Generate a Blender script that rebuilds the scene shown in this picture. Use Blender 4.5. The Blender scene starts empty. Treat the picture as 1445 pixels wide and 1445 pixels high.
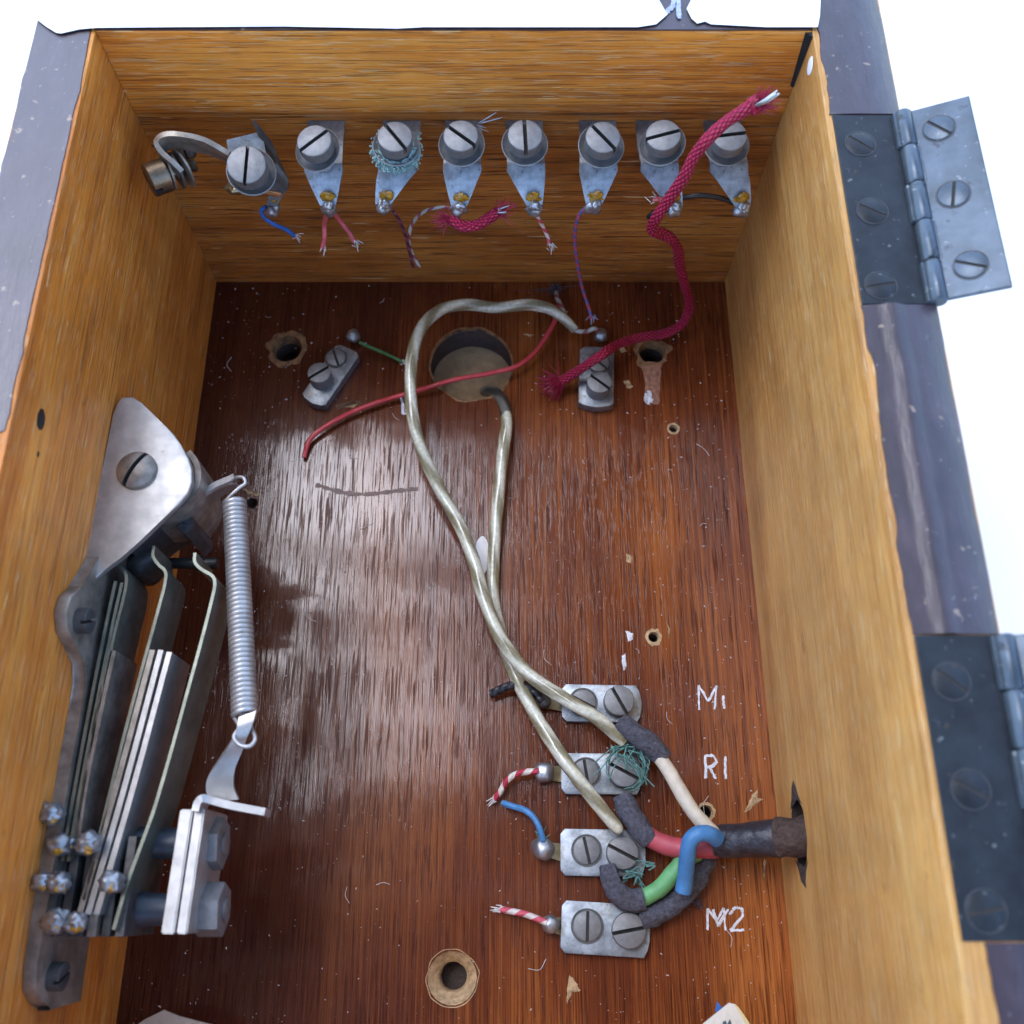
import bpy, bmesh, math, random
from mathutils import Vector, Matrix, noise
R = math.radians
random.seed(7)
scene = bpy.context.scene
C = scene.collection
scene.unit_settings.system = 'METRIC'
scene.unit_settings.scale_length = 0.01          # one Blender unit is one centimetre

# ------------------------------------------------------------------ camera, sky, sun, exposure
TILT = 21.8
HC = 19.1
cam_d = bpy.data.cameras.new('camera')
cam = bpy.data.objects.new('camera', cam_d); C.objects.link(cam)
cam.location = (0, 0, HC); cam.rotation_euler = (R(TILT), 0, 0)
cam_d.sensor_width = 36; cam_d.lens = 34.06
cam_d.clip_start = 0.1; cam_d.clip_end = 5000
cam_d.dof.use_dof = True; cam_d.dof.focus_distance = 18.3; cam_d.dof.aperture_fstop = 0.24
scene.camera = cam

SUN_EL, SUN_AZ = 69, -42      # azimuth from +Y, clockwise negative: sun stands to the left and behind the box
w = bpy.data.worlds.new('World'); scene.world = w; w.use_nodes = True
nt = w.node_tree; nt.nodes.clear()
sky = nt.nodes.new('ShaderNodeTexSky'); sky.sky_type = 'NISHITA'; sky.sun_disc = False
sky.sun_elevation = R(SUN_EL); sky.sun_rotation = R(SUN_AZ)
sky.air_density = 1.0; sky.dust_density = 1.2; sky.ozone_density = 1.0
bg = nt.nodes.new('ShaderNodeBackground'); bg.inputs['Strength'].default_value = 0.15
wo = nt.nodes.new('ShaderNodeOutputWorld')
nt.links.new(sky.outputs[0], bg.inputs[0]); nt.links.new(bg.outputs[0], wo.inputs[0])

sd = bpy.data.lights.new('sun', 'SUN'); sun = bpy.data.objects.new('sun', sd); C.objects.link(sun)
sd.energy = 0.5; sd.angle = R(24); sd.color = (0.80, 0.86, 1.0)
dirv = Vector((math.sin(R(SUN_AZ))*math.cos(R(SUN_EL)), math.cos(R(SUN_AZ))*math.cos(R(SUN_EL)), math.sin(R(SUN_EL))))
sun.location = dirv*60
sun.rotation_euler = dirv.to_track_quat('Z', 'Y').to_euler()
scene.view_settings.view_transform = 'Standard'; scene.view_settings.look = 'None'
scene.view_settings.exposure = 2.05; scene.view_settings.gamma = 1

# ------------------------------------------------------------------ pixel -> place helpers (photograph 1445 px)
F, CX = 1367.0, 722.5
ct, st = math.cos(R(TILT)), math.sin(R(TILT))
def ray(px, py):
    dx, dy = (px-CX)/F, (CX-py)/F
    return Vector((dx, dy*ct+st, dy*st-ct))
def at(px, py, z):
    d = ray(px, py); s = (z-HC)/d.z; v = d*s; v.z += HC; return v
def atx(px, py, x):
    d = ray(px, py); v = d*(x/d.x); v.z += HC; return v
def aty(px, py, y):
    d = ray(px, py); v = d*(y/d.y); v.z += HC; return v

# ------------------------------------------------------------------ materials
def newmat(name):
    m = bpy.data.materials.new(name); m.use_nodes = True
    n = m.node_tree; b = n.nodes['Principled BSDF']
    return m, n, b
def N(n, t, **k):
    x = n.nodes.new(t)
    for a, v in k.items():
        if a in x.inputs: x.inputs[a].default_value = v
        else: setattr(x, a, v)
    return x
def coords(n, scale=(1,1,1), kind='Object', rot=(0,0,0)):
    t = N(n, 'ShaderNodeTexCoord'); m = N(n, 'ShaderNodeMapping')
    m.inputs['Scale'].default_value = scale; m.inputs['Rotation'].default_value = rot
    n.links.new(t.outputs[kind], m.inputs[0]); return m.outputs[0]
def noise_n(n, vec, scale=1, detail=5, rough=.55, dist=0):
    x = N(n, 'ShaderNodeTexNoise'); x.inputs['Scale'].default_value = scale; x.inputs['Detail'].default_value = detail
    x.inputs['Roughness'].default_value = rough; x.inputs['Distortion'].default_value = dist
    n.links.new(vec, x.inputs['Vector']); return x.outputs[0]
def ramp(n, fac, stops):
    r = N(n, 'ShaderNodeValToRGB'); e = r.color_ramp.elements
    while len(e) < len(stops): e.new(0.5)
    for k, (p, c) in enumerate(stops):
        e[k].position = p; e[k].color = (c, c, c, 1) if not isinstance(c, tuple) else (*c, 1)
    n.links.new(fac, r.inputs[0]); return r.outputs[0]
def mix(n, fac, a, b, mode='MIX'):
    x = N(n, 'ShaderNodeMix', data_type='RGBA', blend_type=mode)
    for s, v in ((0, fac), (6, a), (7, b)):
        if isinstance(v, (int, float)): x.inputs[s].default_value = v
        elif isinstance(v, tuple): x.inputs[s].default_value = (*v, 1)
        else: n.links.new(v, x.inputs[s])
    return x.outputs[2]
def math_n(n, op, a, b=0.0):
    x = N(n, 'ShaderNodeMath', operation=op)
    for s, v in ((0, a), (1, b)):
        if isinstance(v, (int, float)): x.inputs[s].default_value = v
        else: n.links.new(v, x.inputs[s])
    return x.outputs[0]
def bump(n, h, b, strength=.3, dist=.02, coat=False):
    x = N(n, 'ShaderNodeBump'); x.inputs['Strength'].default_value = strength; x.inputs['Distance'].default_value = dist
    n.links.new(h, x.inputs['Height']); n.links.new(x.outputs[0], b.inputs['Normal'])
    if coat: n.links.new(x.outputs[0], b.inputs['Coat Normal'])
    return x

def sc(axis, across, along):
    v = [across]*3; v['xyz'.index(axis)] = along; return tuple(v)

def oak(name, axis, tint=(1,1,1), base=((.40,.105,.012),(.70,.232,.030),(.82,.37,.072)), rough=.42, fleck=.26, pore=.5):
    m, n, b = newmat(name)
    big = noise_n(n, coords(n, sc(axis, .9, .12)), 1, 4, .5, .6)
    mid = noise_n(n, coords(n, sc(axis, 9, .22)), 1, 6, .62, .12)
    fin = noise_n(n, coords(n, sc(axis, 48, .3)), 1, 4, .7)
    lng = noise_n(n, coords(n, sc(axis, 30, .05)), 1, 3, .5)
    f = math_n(n, 'ADD', math_n(n, 'MULTIPLY', big, .42), math_n(n, 'ADD', math_n(n, 'MULTIPLY', mid, .28), math_n(n, 'ADD', math_n(n, 'MULTIPLY', fin, .22), math_n(n, 'MULTIPLY', lng, .20))))
    col = ramp(n, f, [(.43, base[0]), (.56, base[1]), (.69, base[2])])
    pr = ramp(n, noise_n(n, coords(n, sc(axis, 40, .9)), 1, 2, .5), [(.585, 0.0), (.63, 1.0)])
    col = mix(n, math_n(n, 'MULTIPLY', pr, pore), col, tuple(c*.42 for c in base[0]))
    fl = ramp(n, noise_n(n, coords(n, sc(axis, 27, 1.5)), 1.2, 2, .5), [(.60, 0.0), (.635, 1.0)])
    col = mix(n, math_n(n, 'MULTIPLY', fl, fleck), col, (.82,.60,.32))
    blot = ramp(n, noise_n(n, coords(n), .55, 4, .6), [(.35, .80), (.62, 1.0)])
    col = mix(n, 1.0, col, blot, 'MULTIPLY')
    spot = ramp(n, noise_n(n, coords(n, sc(axis, 2.6, 1.3)), 1, 5, .7), [(.62, 0.0), (.70, 1.0)])
    col = mix(n, math_n(n, 'MULTIPLY', spot, .45), col, tuple(c*.6 for c in base[0]))
    scr = ramp(n, noise_n(n, coords(n, (1.2,1.2,14), rot=(.5,.7,.9)), 1, 2, .4), [(.70, 0.0), (.72, 1.0)])
    col = mix(n, math_n(n, 'MULTIPLY', scr, .5), col, (.80,.58,.28))
    if tint != (1,1,1): col = mix(n, 1.0, col, tint, 'MULTIPLY')
    n.links.new(col, b.inputs['Base Color'])
    b.inputs['Roughness'].default_value = rough; b.inputs['Specular IOR Level'].default_value = .45
    h = math_n(n, 'SUBTRACT', math_n(n, 'ADD', math_n(n, 'MULTIPLY', fin, .5), math_n(n, 'MULTIPLY', mid, .35)), math_n(n, 'MULTIPLY', pr, .55))
    h = math_n(n, 'ADD', h, math_n(n, 'ADD', math_n(n, 'MULTIPLY', fl, .25), math_n(n, 'MULTIPLY', lng, .6)))
    bump(n, h, b, .6, .03)
    return m

def simple(name, col, rough=.5, metal=0.0, var=.25, scale=6, bmp=.15, bscale=25, coat=0, col2=None, spec=.5, dist=.01, kind='Object'):
    m, n, b = newmat(name)
    c2 = col2 or tuple(c*(1-var) for c in col)
    f = ramp(n, noise_n(n, coords(n, kind=kind), scale, 5, .6), [(.35, 0.0), (.65, 1.0)])
    n.links.new(mix(n, f, c2, col), b.inputs['Base Color'])
    b.inputs['Metallic'].default_value = metal; b.inputs['Specular IOR Level'].default_value = spec
    rr = N(n, 'ShaderNodeMapRange'); rr.inputs['To Min'].default_value = max(.05, rough-.09); rr.inputs['To Max'].default_value = min(1, rough+.12)
    n.links.new(noise_n(n, coords(n, kind=kind), scale*2.3, 4, .6), rr.inputs[0]); n.links.new(rr.outputs[0], b.inputs['Roughness'])
    if coat: b.inputs['Coat Weight'].default_value = coat; b.inputs['Coat Roughness'].default_value = .15
    if bmp: bump(n, noise_n(n, coords(n, kind=kind), bscale, 4, .6), b, bmp, dist)
    return m

M = {}
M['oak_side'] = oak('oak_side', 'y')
M['oak_side_lit'] = oak('oak_side_lit', 'y', base=((.44,.18,.042),(.68,.33,.085),(.84,.48,.15)), fleck=.42, pore=.28)  # paler oak copy: sky light from the left is in its colour
M['oak_end'] = oak('oak_end', 'x', base=((.40,.105,.012),(.72,.240,.030),(.84,.375,.07)), pore=.6, fleck=.32)
M['oak_end_shaded'] = oak('oak_end_shaded', 'x', base=((.21,.058,.009),(.48,.158,.024),(.64,.275,.05)), pore=.8, fleck=.18)  # darker oak copy: the shade on the lower far wall is in its colour
M['raw_wood'] = simple('raw_wood', (.62,.42,.22), .8, var=.5, scale=9, bmp=.6, bscale=18, dist=.04)
M['raw_wood_dark'] = simple('raw_wood_dark', (.20,.11,.055), .8, var=.7, scale=7, bmp=.7, bscale=16, dist=.05)
M['raw_wood_mid'] = simple('raw_wood_mid', (.36,.19,.08), .8, var=.6, scale=7, bmp=.7, bscale=16, dist=.05)
M['splinter'] = simple('splinter', (.10,.07,.055), .85, var=.6, scale=9, bmp=.8, bscale=14, dist=.06)
M['chip_red'] = simple('chip_red', (.42,.20,.12), .7, var=.5, scale=9, bmp=.6, bscale=16, dist=.04)
M['hole_dark'] = simple('hole_dark', (.035,.02,.012), .85, bmp=.5)
M['backing'] = simple('backing', (.50,.33,.18), .7, var=.3, scale=4, bmp=.3)
M['char'] = simple('char', (.05,.02,.012), .5, var=.6, scale=8, bmp=.6, bscale=20, dist=.04)  # dark brown for the walls of the drilled holes

def varnish():
    m, n, b = newmat('red_varnish')
    big = noise_n(n, coords(n, (.35,.10,1)), 1, 4, .5, .4)
    mid = noise_n(n, coords(n, (12,.07,1)), 1, 5, .6, .03)
    fin = noise_n(n, coords(n, (50,.3,1)), 1, 4, .6)
    f = math_n(n, 'ADD', math_n(n, 'MULTIPLY', big, .5), math_n(n, 'ADD', math_n(n, 'MULTIPLY', mid, .33), math_n(n, 'MULTIPLY', fin, .36)))
    col = ramp(n, f, [(.42, (.035,.007,.004)), (.57, (.15,.034,.009)), (.70, (.34,.100,.020)), (.84, (.50,.19,.045))])
    pr = ramp(n, noise_n(n, coords(n, (22,.85,1)), 1, 2, .5), [(.58, 0.0), (.63, 1.0)])
    pr2 = ramp(n, noise_n(n, coords(n, (34,.9,1)), 1, 2, .5), [(.57, 0.0), (.63, 1.0)])
    p = math_n(n, 'MAXIMUM', pr, math_n(n, 'MULTIPLY', pr2, .8))
    col = mix(n, math_n(n, 'MULTIPLY', p, .6), col, (.03,.008,.006))
    # the board colour gets darker towards the left
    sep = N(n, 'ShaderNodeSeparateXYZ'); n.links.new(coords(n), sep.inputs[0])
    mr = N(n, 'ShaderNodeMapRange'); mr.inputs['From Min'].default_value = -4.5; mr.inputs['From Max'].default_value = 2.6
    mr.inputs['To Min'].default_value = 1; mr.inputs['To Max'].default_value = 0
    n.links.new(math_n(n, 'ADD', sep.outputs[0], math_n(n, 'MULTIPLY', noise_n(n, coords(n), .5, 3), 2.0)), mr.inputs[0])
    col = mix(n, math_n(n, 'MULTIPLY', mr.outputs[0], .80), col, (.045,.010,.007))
    # worn dusty speckle
    sp = ramp(n, noise_n(n, coords(n), 26, 2, .5), [(.71, 0.0), (.76, 1.0)])
    col = mix(n, math_n(n, 'MULTIPLY', sp, .45), col, (.45,.30,.18))
    n.links.new(col, b.inputs['Base Color'])
    rg = N(n, 'ShaderNodeMapRange'); rg.inputs['To Min'].default_value = .14; rg.inputs['To Max'].default_value = .42
    n.links.new(math_n(n, 'ADD', math_n(n, 'MULTIPLY', fin, .5), math_n(n, 'MULTIPLY', noise_n(n, coords(n), 1.4, 4), .5)), rg.inputs[0])
    n.links.new(rg.outputs[0], b.inputs['Roughness'])
    b.inputs['Specular IOR Level'].default_value = .12
    n.links.new(math_n(n, 'MULTIPLY', math_n(n, 'SUBTRACT', 1.0, p), .48), b.inputs['Coat Weight']); b.inputs['Coat Roughness'].default_value = .06; b.inputs['Coat IOR'].default_value = 1.6
    h = math_n(n, 'SUBTRACT', math_n(n, 'MULTIPLY', fin, .2), math_n(n, 'MULTIPLY', p, .22))
    h = math_n(n, 'ADD', h, math_n(n, 'MULTIPLY', noise_n(n, coords(n, (1.0,.45,1)), 1, 3), 1.1))
    h = math_n(n, 'ADD', h, math_n(n, 'MULTIPLY', mid, .25))
    bump(n, h, b, .26, .025, coat=True)
    return m
M['varnish'] = varnish()

def rimcoat():
    m, n, b = newmat('rim_varnish')
    f = noise_n(n, coords(n, (2.5,1.2,1)), 1, 6, .65)
    col = ramp(n, f, [(.35, (.020,.010,.015)), (.6, (.042,.024,.034)), (.78, (.08,.05,.058))])
    sp = ramp(n, noise_n(n, coords(n), 9, 3, .6), [(.70, 0.0), (.76, 1.0)])
    col = mix(n, math_n(n, 'MULTIPLY', sp, .5), col, (.5,.48,.48))
    n.links.new(col, b.inputs['Base Color'])
    b.inputs['Roughness'].default_value = .36; b.inputs['Specular IOR Level'].default_value = .7
    b.inputs['Coat Weight'].default_value = .6; b.inputs['Coat Roughness'].default_value = .38
    h = math_n(n, 'ADD', math_n(n, 'MULTIPLY', noise_n(n, coords(n, (12,2,1)), 1, 4, .6), .5), math_n(n, 'MULTIPLY', f, .6))
    bump(n, h, b, .4, .03, coat=True)
    return m
M['rim'] = rimcoat()
M['zinc'] = simple('zinc', (.40,.44,.48), .44, .8, var=.50, scale=4, bmp=.3, bscale=18)
M['zinc_screw'] = simple('zinc_screw', (.25,.25,.25), .50, .5, var=.25, scale=7, bmp=.3, bscale=30)
M['nickel'] = simple('nickel', (.56,.55,.53), .48, .8, var=.25, scale=3, bmp=.12, bscale=30)
M['nickel_dull'] = simple('nickel_dull', (.42,.37,.31), .46, .6, var=.5, scale=3, bmp=.2, bscale=20)
M['steel_dark'] = simple('steel_dark', (.14,.135,.13), .5, .5, var=.5, scale=4, bmp=.25)
M['leaf_metal'] = simple('leaf_metal', (.25,.27,.22), .44, .75, var=.35, scale=2.5, bmp=.12)
M['brass'] = simple('brass', (.46,.36,.20), .35, .95, var=.4, scale=6, bmp=.2)
M['nickel_brown'] = simple('nickel_brown', (.26,.20,.14), .38, .9, var=.4, scale=6, bmp=.2)
M['stain'] = simple('stain', (.10,.022,.012), .4, var=.4)
M['copper'] = simple('copper', (.75,.36,.16), .3, .95, var=.3)
M['solder'] = simple('solder', (.46,.48,.50), .38, .8, var=.4, scale=5, bmp=.05, bscale=9, dist=.02)
M['slot_dark'] = simple('slot_dark', (.045,.04,.035), .8, bmp=.3)  # near-black for the insides of the screw slots
M['flux'] = simple('flux', (.60,.30,.02), .15, var=.6, scale=9, bmp=.3, coat=.8)
M['verdigris'] = simple('verdigris', (.36,.56,.54), .9, var=.4, scale=12, bmp=.9, bscale=30, dist=.05)
M['verdigris_wire'] = simple('verdigris_wire', (.16,.36,.32), .7, var=.5, scale=12, bmp=.4)
M['blue_steel'] = simple('blue_steel', (.10,.13,.165), .34, .5, var=.45, scale=1.6, bmp=.2, bscale=9, col2=(.06,.078,.095))
M['hinge_dark'] = simple('hinge_dark', (.026,.032,.038), .38, .25, var=.45, scale=1.8, bmp=.25, bscale=9, col2=(.013,.015,.018))
def speck(m, colr, lo, hi, scale, amt=.6):
    n = m.node_tree; b = n.nodes['Principled BSDF']; src = b.inputs['Base Color'].links[0].from_socket
    f = ramp(n, noise_n(n, coords(n), scale, 3, .6), [(lo, 0.0), (hi, 1.0)])
    n.links.new(mix(n, math_n(n, 'MULTIPLY', f, amt), src, colr), b.inputs['Base Color'])
speck(M['hinge_dark'], (.35,.36,.34), .67, .74, 9); speck(M['hinge_dark'], (.16,.10,.05), .66, .74, 2.6, .6); speck(M['blue_steel'], (.45,.47,.45), .66, .74, 9); speck(M['blue_steel'], (.02,.018,.016), .62, .72, 3.1, .7)
speck(M['zinc'], (.10,.10,.10), .62, .72, 11, .8); speck(M['zinc'], (.20,.17,.12), .56, .70, 3.3, .5); speck(M['nickel'], (.25,.23,.2), .64, .76, 7, .5); speck(M['zinc_screw'], (.10,.10,.10), .65, .74, 15, .6)
speck(M['rim'], (.40,.28,.18), .665, .72, 5, .6)
M['insul'] = simple('insul', (.07,.072,.075), .45, var=.5, scale=5)
M['rod'] = simple('rod', (.035,.05,.075), .42, var=.3, scale=5)
M['black_plastic'] = simple('black_plastic', (.018,.018,.02), .35, var=.3, bmp=.25)
M['black_cloth'] = simple('black_cloth', (.12,.12,.15), .95, var=.5, scale=14, bmp=1.0, bscale=26, dist=.05)
M['sheath'] = simple('sheath', (.035,.032,.038), .33, var=.5, scale=4, bmp=.6, bscale=9, dist=.04, col2=(.018,.016,.02))
M['sheath_brown'] = simple('sheath_brown', (.10,.06,.045), .8, var=.6, scale=9, bmp=1, bscale=18, dist=.05)
M['cream'] = simple('cream', (.68,.60,.46), .5, var=.22, scale=4, bmp=.2)
M['red_rubber'] = simple('red_rubber', (.52,.08,.10), .5, var=.25, scale=4, bmp=.2)
M['blue_rubber'] = simple('blue_rubber', (.07,.24,.50), .45, var=.25, scale=4, bmp=.2)
M['green_rubber'] = simple('green_rubber', (.16,.45,.17), .5, var=.25, scale=4, bmp=.2)
M['blue_wire'] = simple('blue_wire', (.04,.16,.50), .4, var=.35)
M['red_wire'] = simple('red_wire', (.62,.06,.07), .32, var=.25, scale=4, bmp=.1)
M['pink_wire'] = simple('pink_wire', (.68,.13,.15), .4, var=.25, scale=6)
M['green_wire'] = simple('green_wire', (.08,.26,.08), .5, var=.5, scale=9)
M['fray'] = simple('fray', (.42,.012,.055), .6, var=.5, scale=9, bmp=0)
M['white_fibre'] = simple('white_fibre', (.8,.78,.74), .7, bmp=0)
M['chalk'] = simple('chalk', (.85,.85,.88), .85, var=.35, scale=16, bmp=.6, bscale=30)
M['chalk_blue'] = simple('chalk_blue', (.50,.56,.82), .85, var=.35, scale=16, bmp=.6)
M['paper'] = simple('paper', (.74,.70,.60), .6, var=.15, bmp=.1)
M['paper_edge'] = simple('paper_edge', (.70,.60,.30), .6, var=.15, bmp=.1)
M['card'] = simple('card', (.50,.42,.34), .7, var=.2)
M['print'] = simple('print', (.08,.12,.14), .7)
M['mask_white'] = simple('mask_white', (.90,.90,.90), .6, var=.02, bmp=.05)  # white of the added masks over the erased areas
M['ground'] = simple('ground', (.90,.90,.90), .85, var=.015, scale=.02, bmp=0)
M['leaves'] = simple('leaves', (.05,.06,.025), .7, var=.5, scale=.05, bmp=0)  # dark colour of the leaf screen added overhead

def uvmat(name, colA, colB, nu, kv, thresh=(.45,.55), rough=.5, bmp=.5, chevron=False, coat=0, spec=.5, dist=.02, noisy=.15):
    """stripes wound round a wire: u goes round, v along in cm"""
    m, n, b = newmat(name)
    s = N(n, 'ShaderNodeSeparateXYZ'); n.links.new(coords(n, kind='UV'), s.inputs[0])
    a = math_n(n, 'MULTIPLY', s.outputs[0], nu*2*math.pi); v = math_n(n, 'MULTIPLY', s.outputs[1], kv*2*math.pi)
    s1 = math_n(n, 'SINE', math_n(n, 'ADD', a, v))
    if chevron:
        s2 = math_n(n, 'SINE', math_n(n, 'SUBTRACT', a, v)); w = math_n(n, 'MULTIPLY', s1, s2)
        w = math_n(n, 'ADD', math_n(n, 'MULTIPLY', math_n(n, 'ABSOLUTE', w), 1.0), 0.0)
    else:
        w = math_n(n, 'ADD', math_n(n, 'MULTIPLY', s1, .5), .5)
    f = ramp(n, w, [(thresh[0], 0.0), (thresh[1], 1.0)])
    col = mix(n, f, colA, colB)
    nz = ramp(n, noise_n(n, coords(n), 14, 3), [(.3, 1-noisy*2), (.7, 1.0)])
    n.links.new(mix(n, 1.0, col, nz, 'MULTIPLY'), b.inputs['Base Color'])
    b.inputs['Roughness'].default_value = rough; b.inputs['Specular IOR Level'].default_value = spec
    if coat: b.inputs['Coat Weight'].default_value = coat; b.inputs['Coat Roughness'].default_value = .12
    if bmp: bump(n, w, b, bmp, dist)
    return m
M['crimson_braid'] = uvmat('crimson_braid', (.12,.003,.016), (.58,.018,.085), 4, 3.6, (.02,.22), .45, .9, chevron=True, dist=.05)
M['cream_cord'] = uvmat('cream_cord', (.30,.27,.16), (.72,.71,.56), 2, .75, (.15,.8), .2, .45, coat=.6, dist=.025)
M['cream_cord'].node_tree.nodes['Principled BSDF'].inputs['Subsurface Weight'].default_value = .35
M['cream_cord'].node_tree.nodes['Principled BSDF'].inputs['Subsurface Radius'].default_value = (.12,.10,.06)
M['cream_cord'].node_tree.nodes['Principled BSDF'].inputs['Subsurface Scale'].default_value = 1
M['grey_cord'] = uvmat('grey_cord', (.045,.045,.04), (.17,.17,.14), 2, .9, (.25,.75), .35, .3, coat=.5)
M['red_white'] = uvmat('red_white', (.80,.74,.62), (.50,.03,.06), 1, 3.2, (.48,.54), .6, .4)
M['pink_white'] = uvmat('pink_white', (.82,.72,.66), (.68,.10,.14), 1, 3.0, (.48,.56), .6, .4)
M['blue_red'] = uvmat('blue_red', (.13,.15,.42), (.60,.10,.16), 1, 3.4, (.48,.54), .5, .3)
M['grey_stripe'] = uvmat('grey_stripe', (.50,.52,.46), (.34,.10,.12), 1, 3.0, (.60,.68), .5, .3)
M['plum'] = uvmat('plum', (.10,.02,.035), (.26,.07,.10), 1, 3.0, (.5,.6), .5, .3)
M['black_tape'] = uvmat('black_tape', (.012,.012,.014), (.035,.035,.04), 1, 6, (.2,.8), .4, .7)

# ------------------------------------------------------------------ object helpers
def tag(o, label=None, cat=None, group=None, kind=None):
    if label: o['label'] = label
    if cat: o['category'] = cat
    if group: o['group'] = group
    if kind: o['kind'] = kind
    return o
def thing(name, label, cat, loc=(0,0,0), group=None):
    o = bpy.data.objects.new(name, None); C.objects.link(o); o.empty_display_size = .3
    o.location = loc; return tag(o, label, cat, group)
def rootloc(o):
    while o.parent: o = o.parent
    return Vector(o.location)
def put(name, bm, mat, parent=None, label=None, smooth=True, origin=None, kind=None, angle=35, recalc=True):
    """link a bmesh drawn in scene coordinates as ONE object, under parent if given"""
    T = rootloc(parent) if parent else Vector(origin or (0,0,0))
    bmesh.ops.translate(bm, vec=-T, verts=bm.verts)
    if recalc: bmesh.ops.recalc_face_normals(bm, faces=bm.faces)
    me = bpy.data.meshes.new(name); bm.to_mesh(me); bm.free()
    mats = list(mat) if isinstance(mat, (list, tuple)) else [mat]
    if any(p.material_index for p in me.polygons) and len(mats) == 1: mats.append('slot_dark')
    for m in mats: me.materials.append(M[m])
    if 'screw' in name or name == 'stud': angle = 22
    if 'solder' in name or 'flux' in name: angle = 180
    if smooth:
        for p in me.polygons: p.use_smooth = True
        me.set_sharp_from_angle(angle=R(angle))
    o = bpy.data.objects.new(name, me); C.objects.link(o)
    if parent: o.parent = parent
    else: o.location = T
    if label: o['label'] = label
    if kind: o['kind'] = kind
    return o
def frame(o, z, x=None):
    z = Vector(z).normalized(); x = Vector(x) if x is not None else (Vector((1,0,0)) if abs(z.x) < .9 else Vector((0,1,0)))
    x = (x - z*x.dot(z)).normalized(); y = z.cross(x)
    m = Matrix((x, y, z)).transposed().to_4x4(); m.translation = Vector(o); return m
def faces(bm, verts, quads):
    vs = [bm.verts.new(v) for v in verts]
    for q in quads:
        try: bm.faces.new([vs[i] for i in q])
        except ValueError: pass
    return vs
def box(bm, lo, hi, mtx=None, bev=0):
    t = bmesh.new()
    x0,y0,z0 = lo; x1,y1,z1 = hi
    faces(t, [(x0,y0,z0),(x1,y0,z0),(x1,y1,z0),(x0,y1,z0),(x0,y0,z1),(x1,y0,z1),(x1,y1,z1),(x0,y1,z1)],
          [(3,2,1,0),(4,5,6,7),(0,1,5,4),(1,2,6,5),(2,3,7,6),(3,0,4,7)])
    if bev: bmesh.ops.bevel(t, geom=t.edges[:], offset=bev, segments=2, affect='EDGES', profile=.6)
    join(bm, t, mtx); return bm
def join(bm, t, mtx=None):
    if mtx is not None: bmesh.ops.transform(t, matrix=mtx, verts=t.verts)
    me = bpy.data.meshes.new('tmp'); t.to_mesh(me); t.free(); bm.from_mesh(me); bpy.data.meshes.remove(me)
def prism(bm, poly, h0, h1, mtx=None, bev=0, segs=2):
    t = bmesh.new(); n = len(poly)
    faces(t, [(x,y,h0) for x,y in poly]+[(x,y,h1) for x,y in poly],
          [tuple(range(n))[::-1], tuple(range(n, 2*n))]+[(i,(i+1)%n,n+(i+1)%n,n+i) for i in range(n)])
    if bev:
        e = [e for e in t.edges if abs(e.verts[0].co.z-e.verts[1].co.z) < 1e-6]
        bmesh.ops.bevel(t, geom=e, offset=bev, segments=segs, affect='EDGES', profile=.6)
    join(bm, t, mtx); return bm
def lathe(bm, prof, mtx=None, n=28, cap=True):
    t = bmesh.new(); rings = []
    for r, z in prof:
        rings.append([t.verts.new((r*math.cos(2*math.pi*k/n), r*math.sin(2*math.pi*k/n), z)) for k in range(n)])
    for a, b in zip(rings, rings[1:]):
        for k in range(n): t.faces.new((a[k], a[(k+1)%n], b[(k+1)%n], b[k]))
    if cap: t.faces.new(rings[0][::-1]); t.faces.new(rings[-1])
    join(bm, t, mtx); return bm
def smooth_path(pts, sub=8):
    pts = [Vector(p) for p in pts]; P = [pts[0]*2-pts[1]]+pts+[pts[-1]*2-pts[-2]]; out = []
    for i in range(1, len(P)-2):
        a,b,c,d = P[i-1:i+3]
        for k in range(sub):
            t = k/sub; out.append(.5*((2*b)+(c-a)*t+(2*a-5*b+4*c-d)*t*t+(3*b-a-3*c+d)*t**3))
    out.append(pts[-1]); return out
def tube(bm, pts, r, segs=12, sub=8, caps=True, jitter=0, rf=None):
    """tube along a smooth path; r a number or a list over the control points; UV: round, along (cm)"""
    path = smooth_path(pts, sub) if sub > 1 else [Vector(p) for p in pts]
    n = len(path); uvl = bm.loops.layers.uv.verify()
    def rad(i):
        if isinstance(r, (list, tuple)):
            t = i/(n-1)*(len(r)-1); k = min(int(t), len(r)-2); v = r[k]+(r[k+1]-r[k])*(t-k)
        else: v = r
        return v*(rf(i/(n-1)) if rf else 1)
    T = [(path[min(i+1,n-1)]-path[max(i-1,0)]).normalized() for i in range(n)]
    up = Vector((0,0,1)) if abs(T[0].z) < .9 else Vector((1,0,0))
    X = (up-T[0]*up.dot(T[0])).normalized(); rings = []; L = [0]
    for i in range(n):
        if i:
            X = (X-T[i]*X.dot(T[i])).normalized(); L.append(L[-1]+(path[i]-path[i-1]).length)
        Y = T[i].cross(X); ring = []
        for k in range(segs):
            a = 2*math.pi*k/segs; rr = rad(i)
            if jitter: rr *= 1+jitter*noise.noise((path[i]+X*math.cos(a)*.3+Y*math.sin(a)*.3)*5)
            ring.append(bm.verts.new(path[i]+(X*math.cos(a)+Y*math.sin(a))*rr))
        rings.append(ring)
    for i in range(n-1):
        for k in range(segs):
            f = bm.faces.new((rings[i][k], rings[i][(k+1)%segs], rings[i+1][(k+1)%segs], rings[i+1][k]))
            for lp, uv in zip(f.loops, ((k/segs,L[i]),((k+1)/segs,L[i]),((k+1)/segs,L[i+1]),(k/segs,L[i+1]))): lp[uvl].uv = uv
    if caps: bm.faces.new(rings[0][::-1]); bm.faces.new(rings[-1])
    return path
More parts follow.
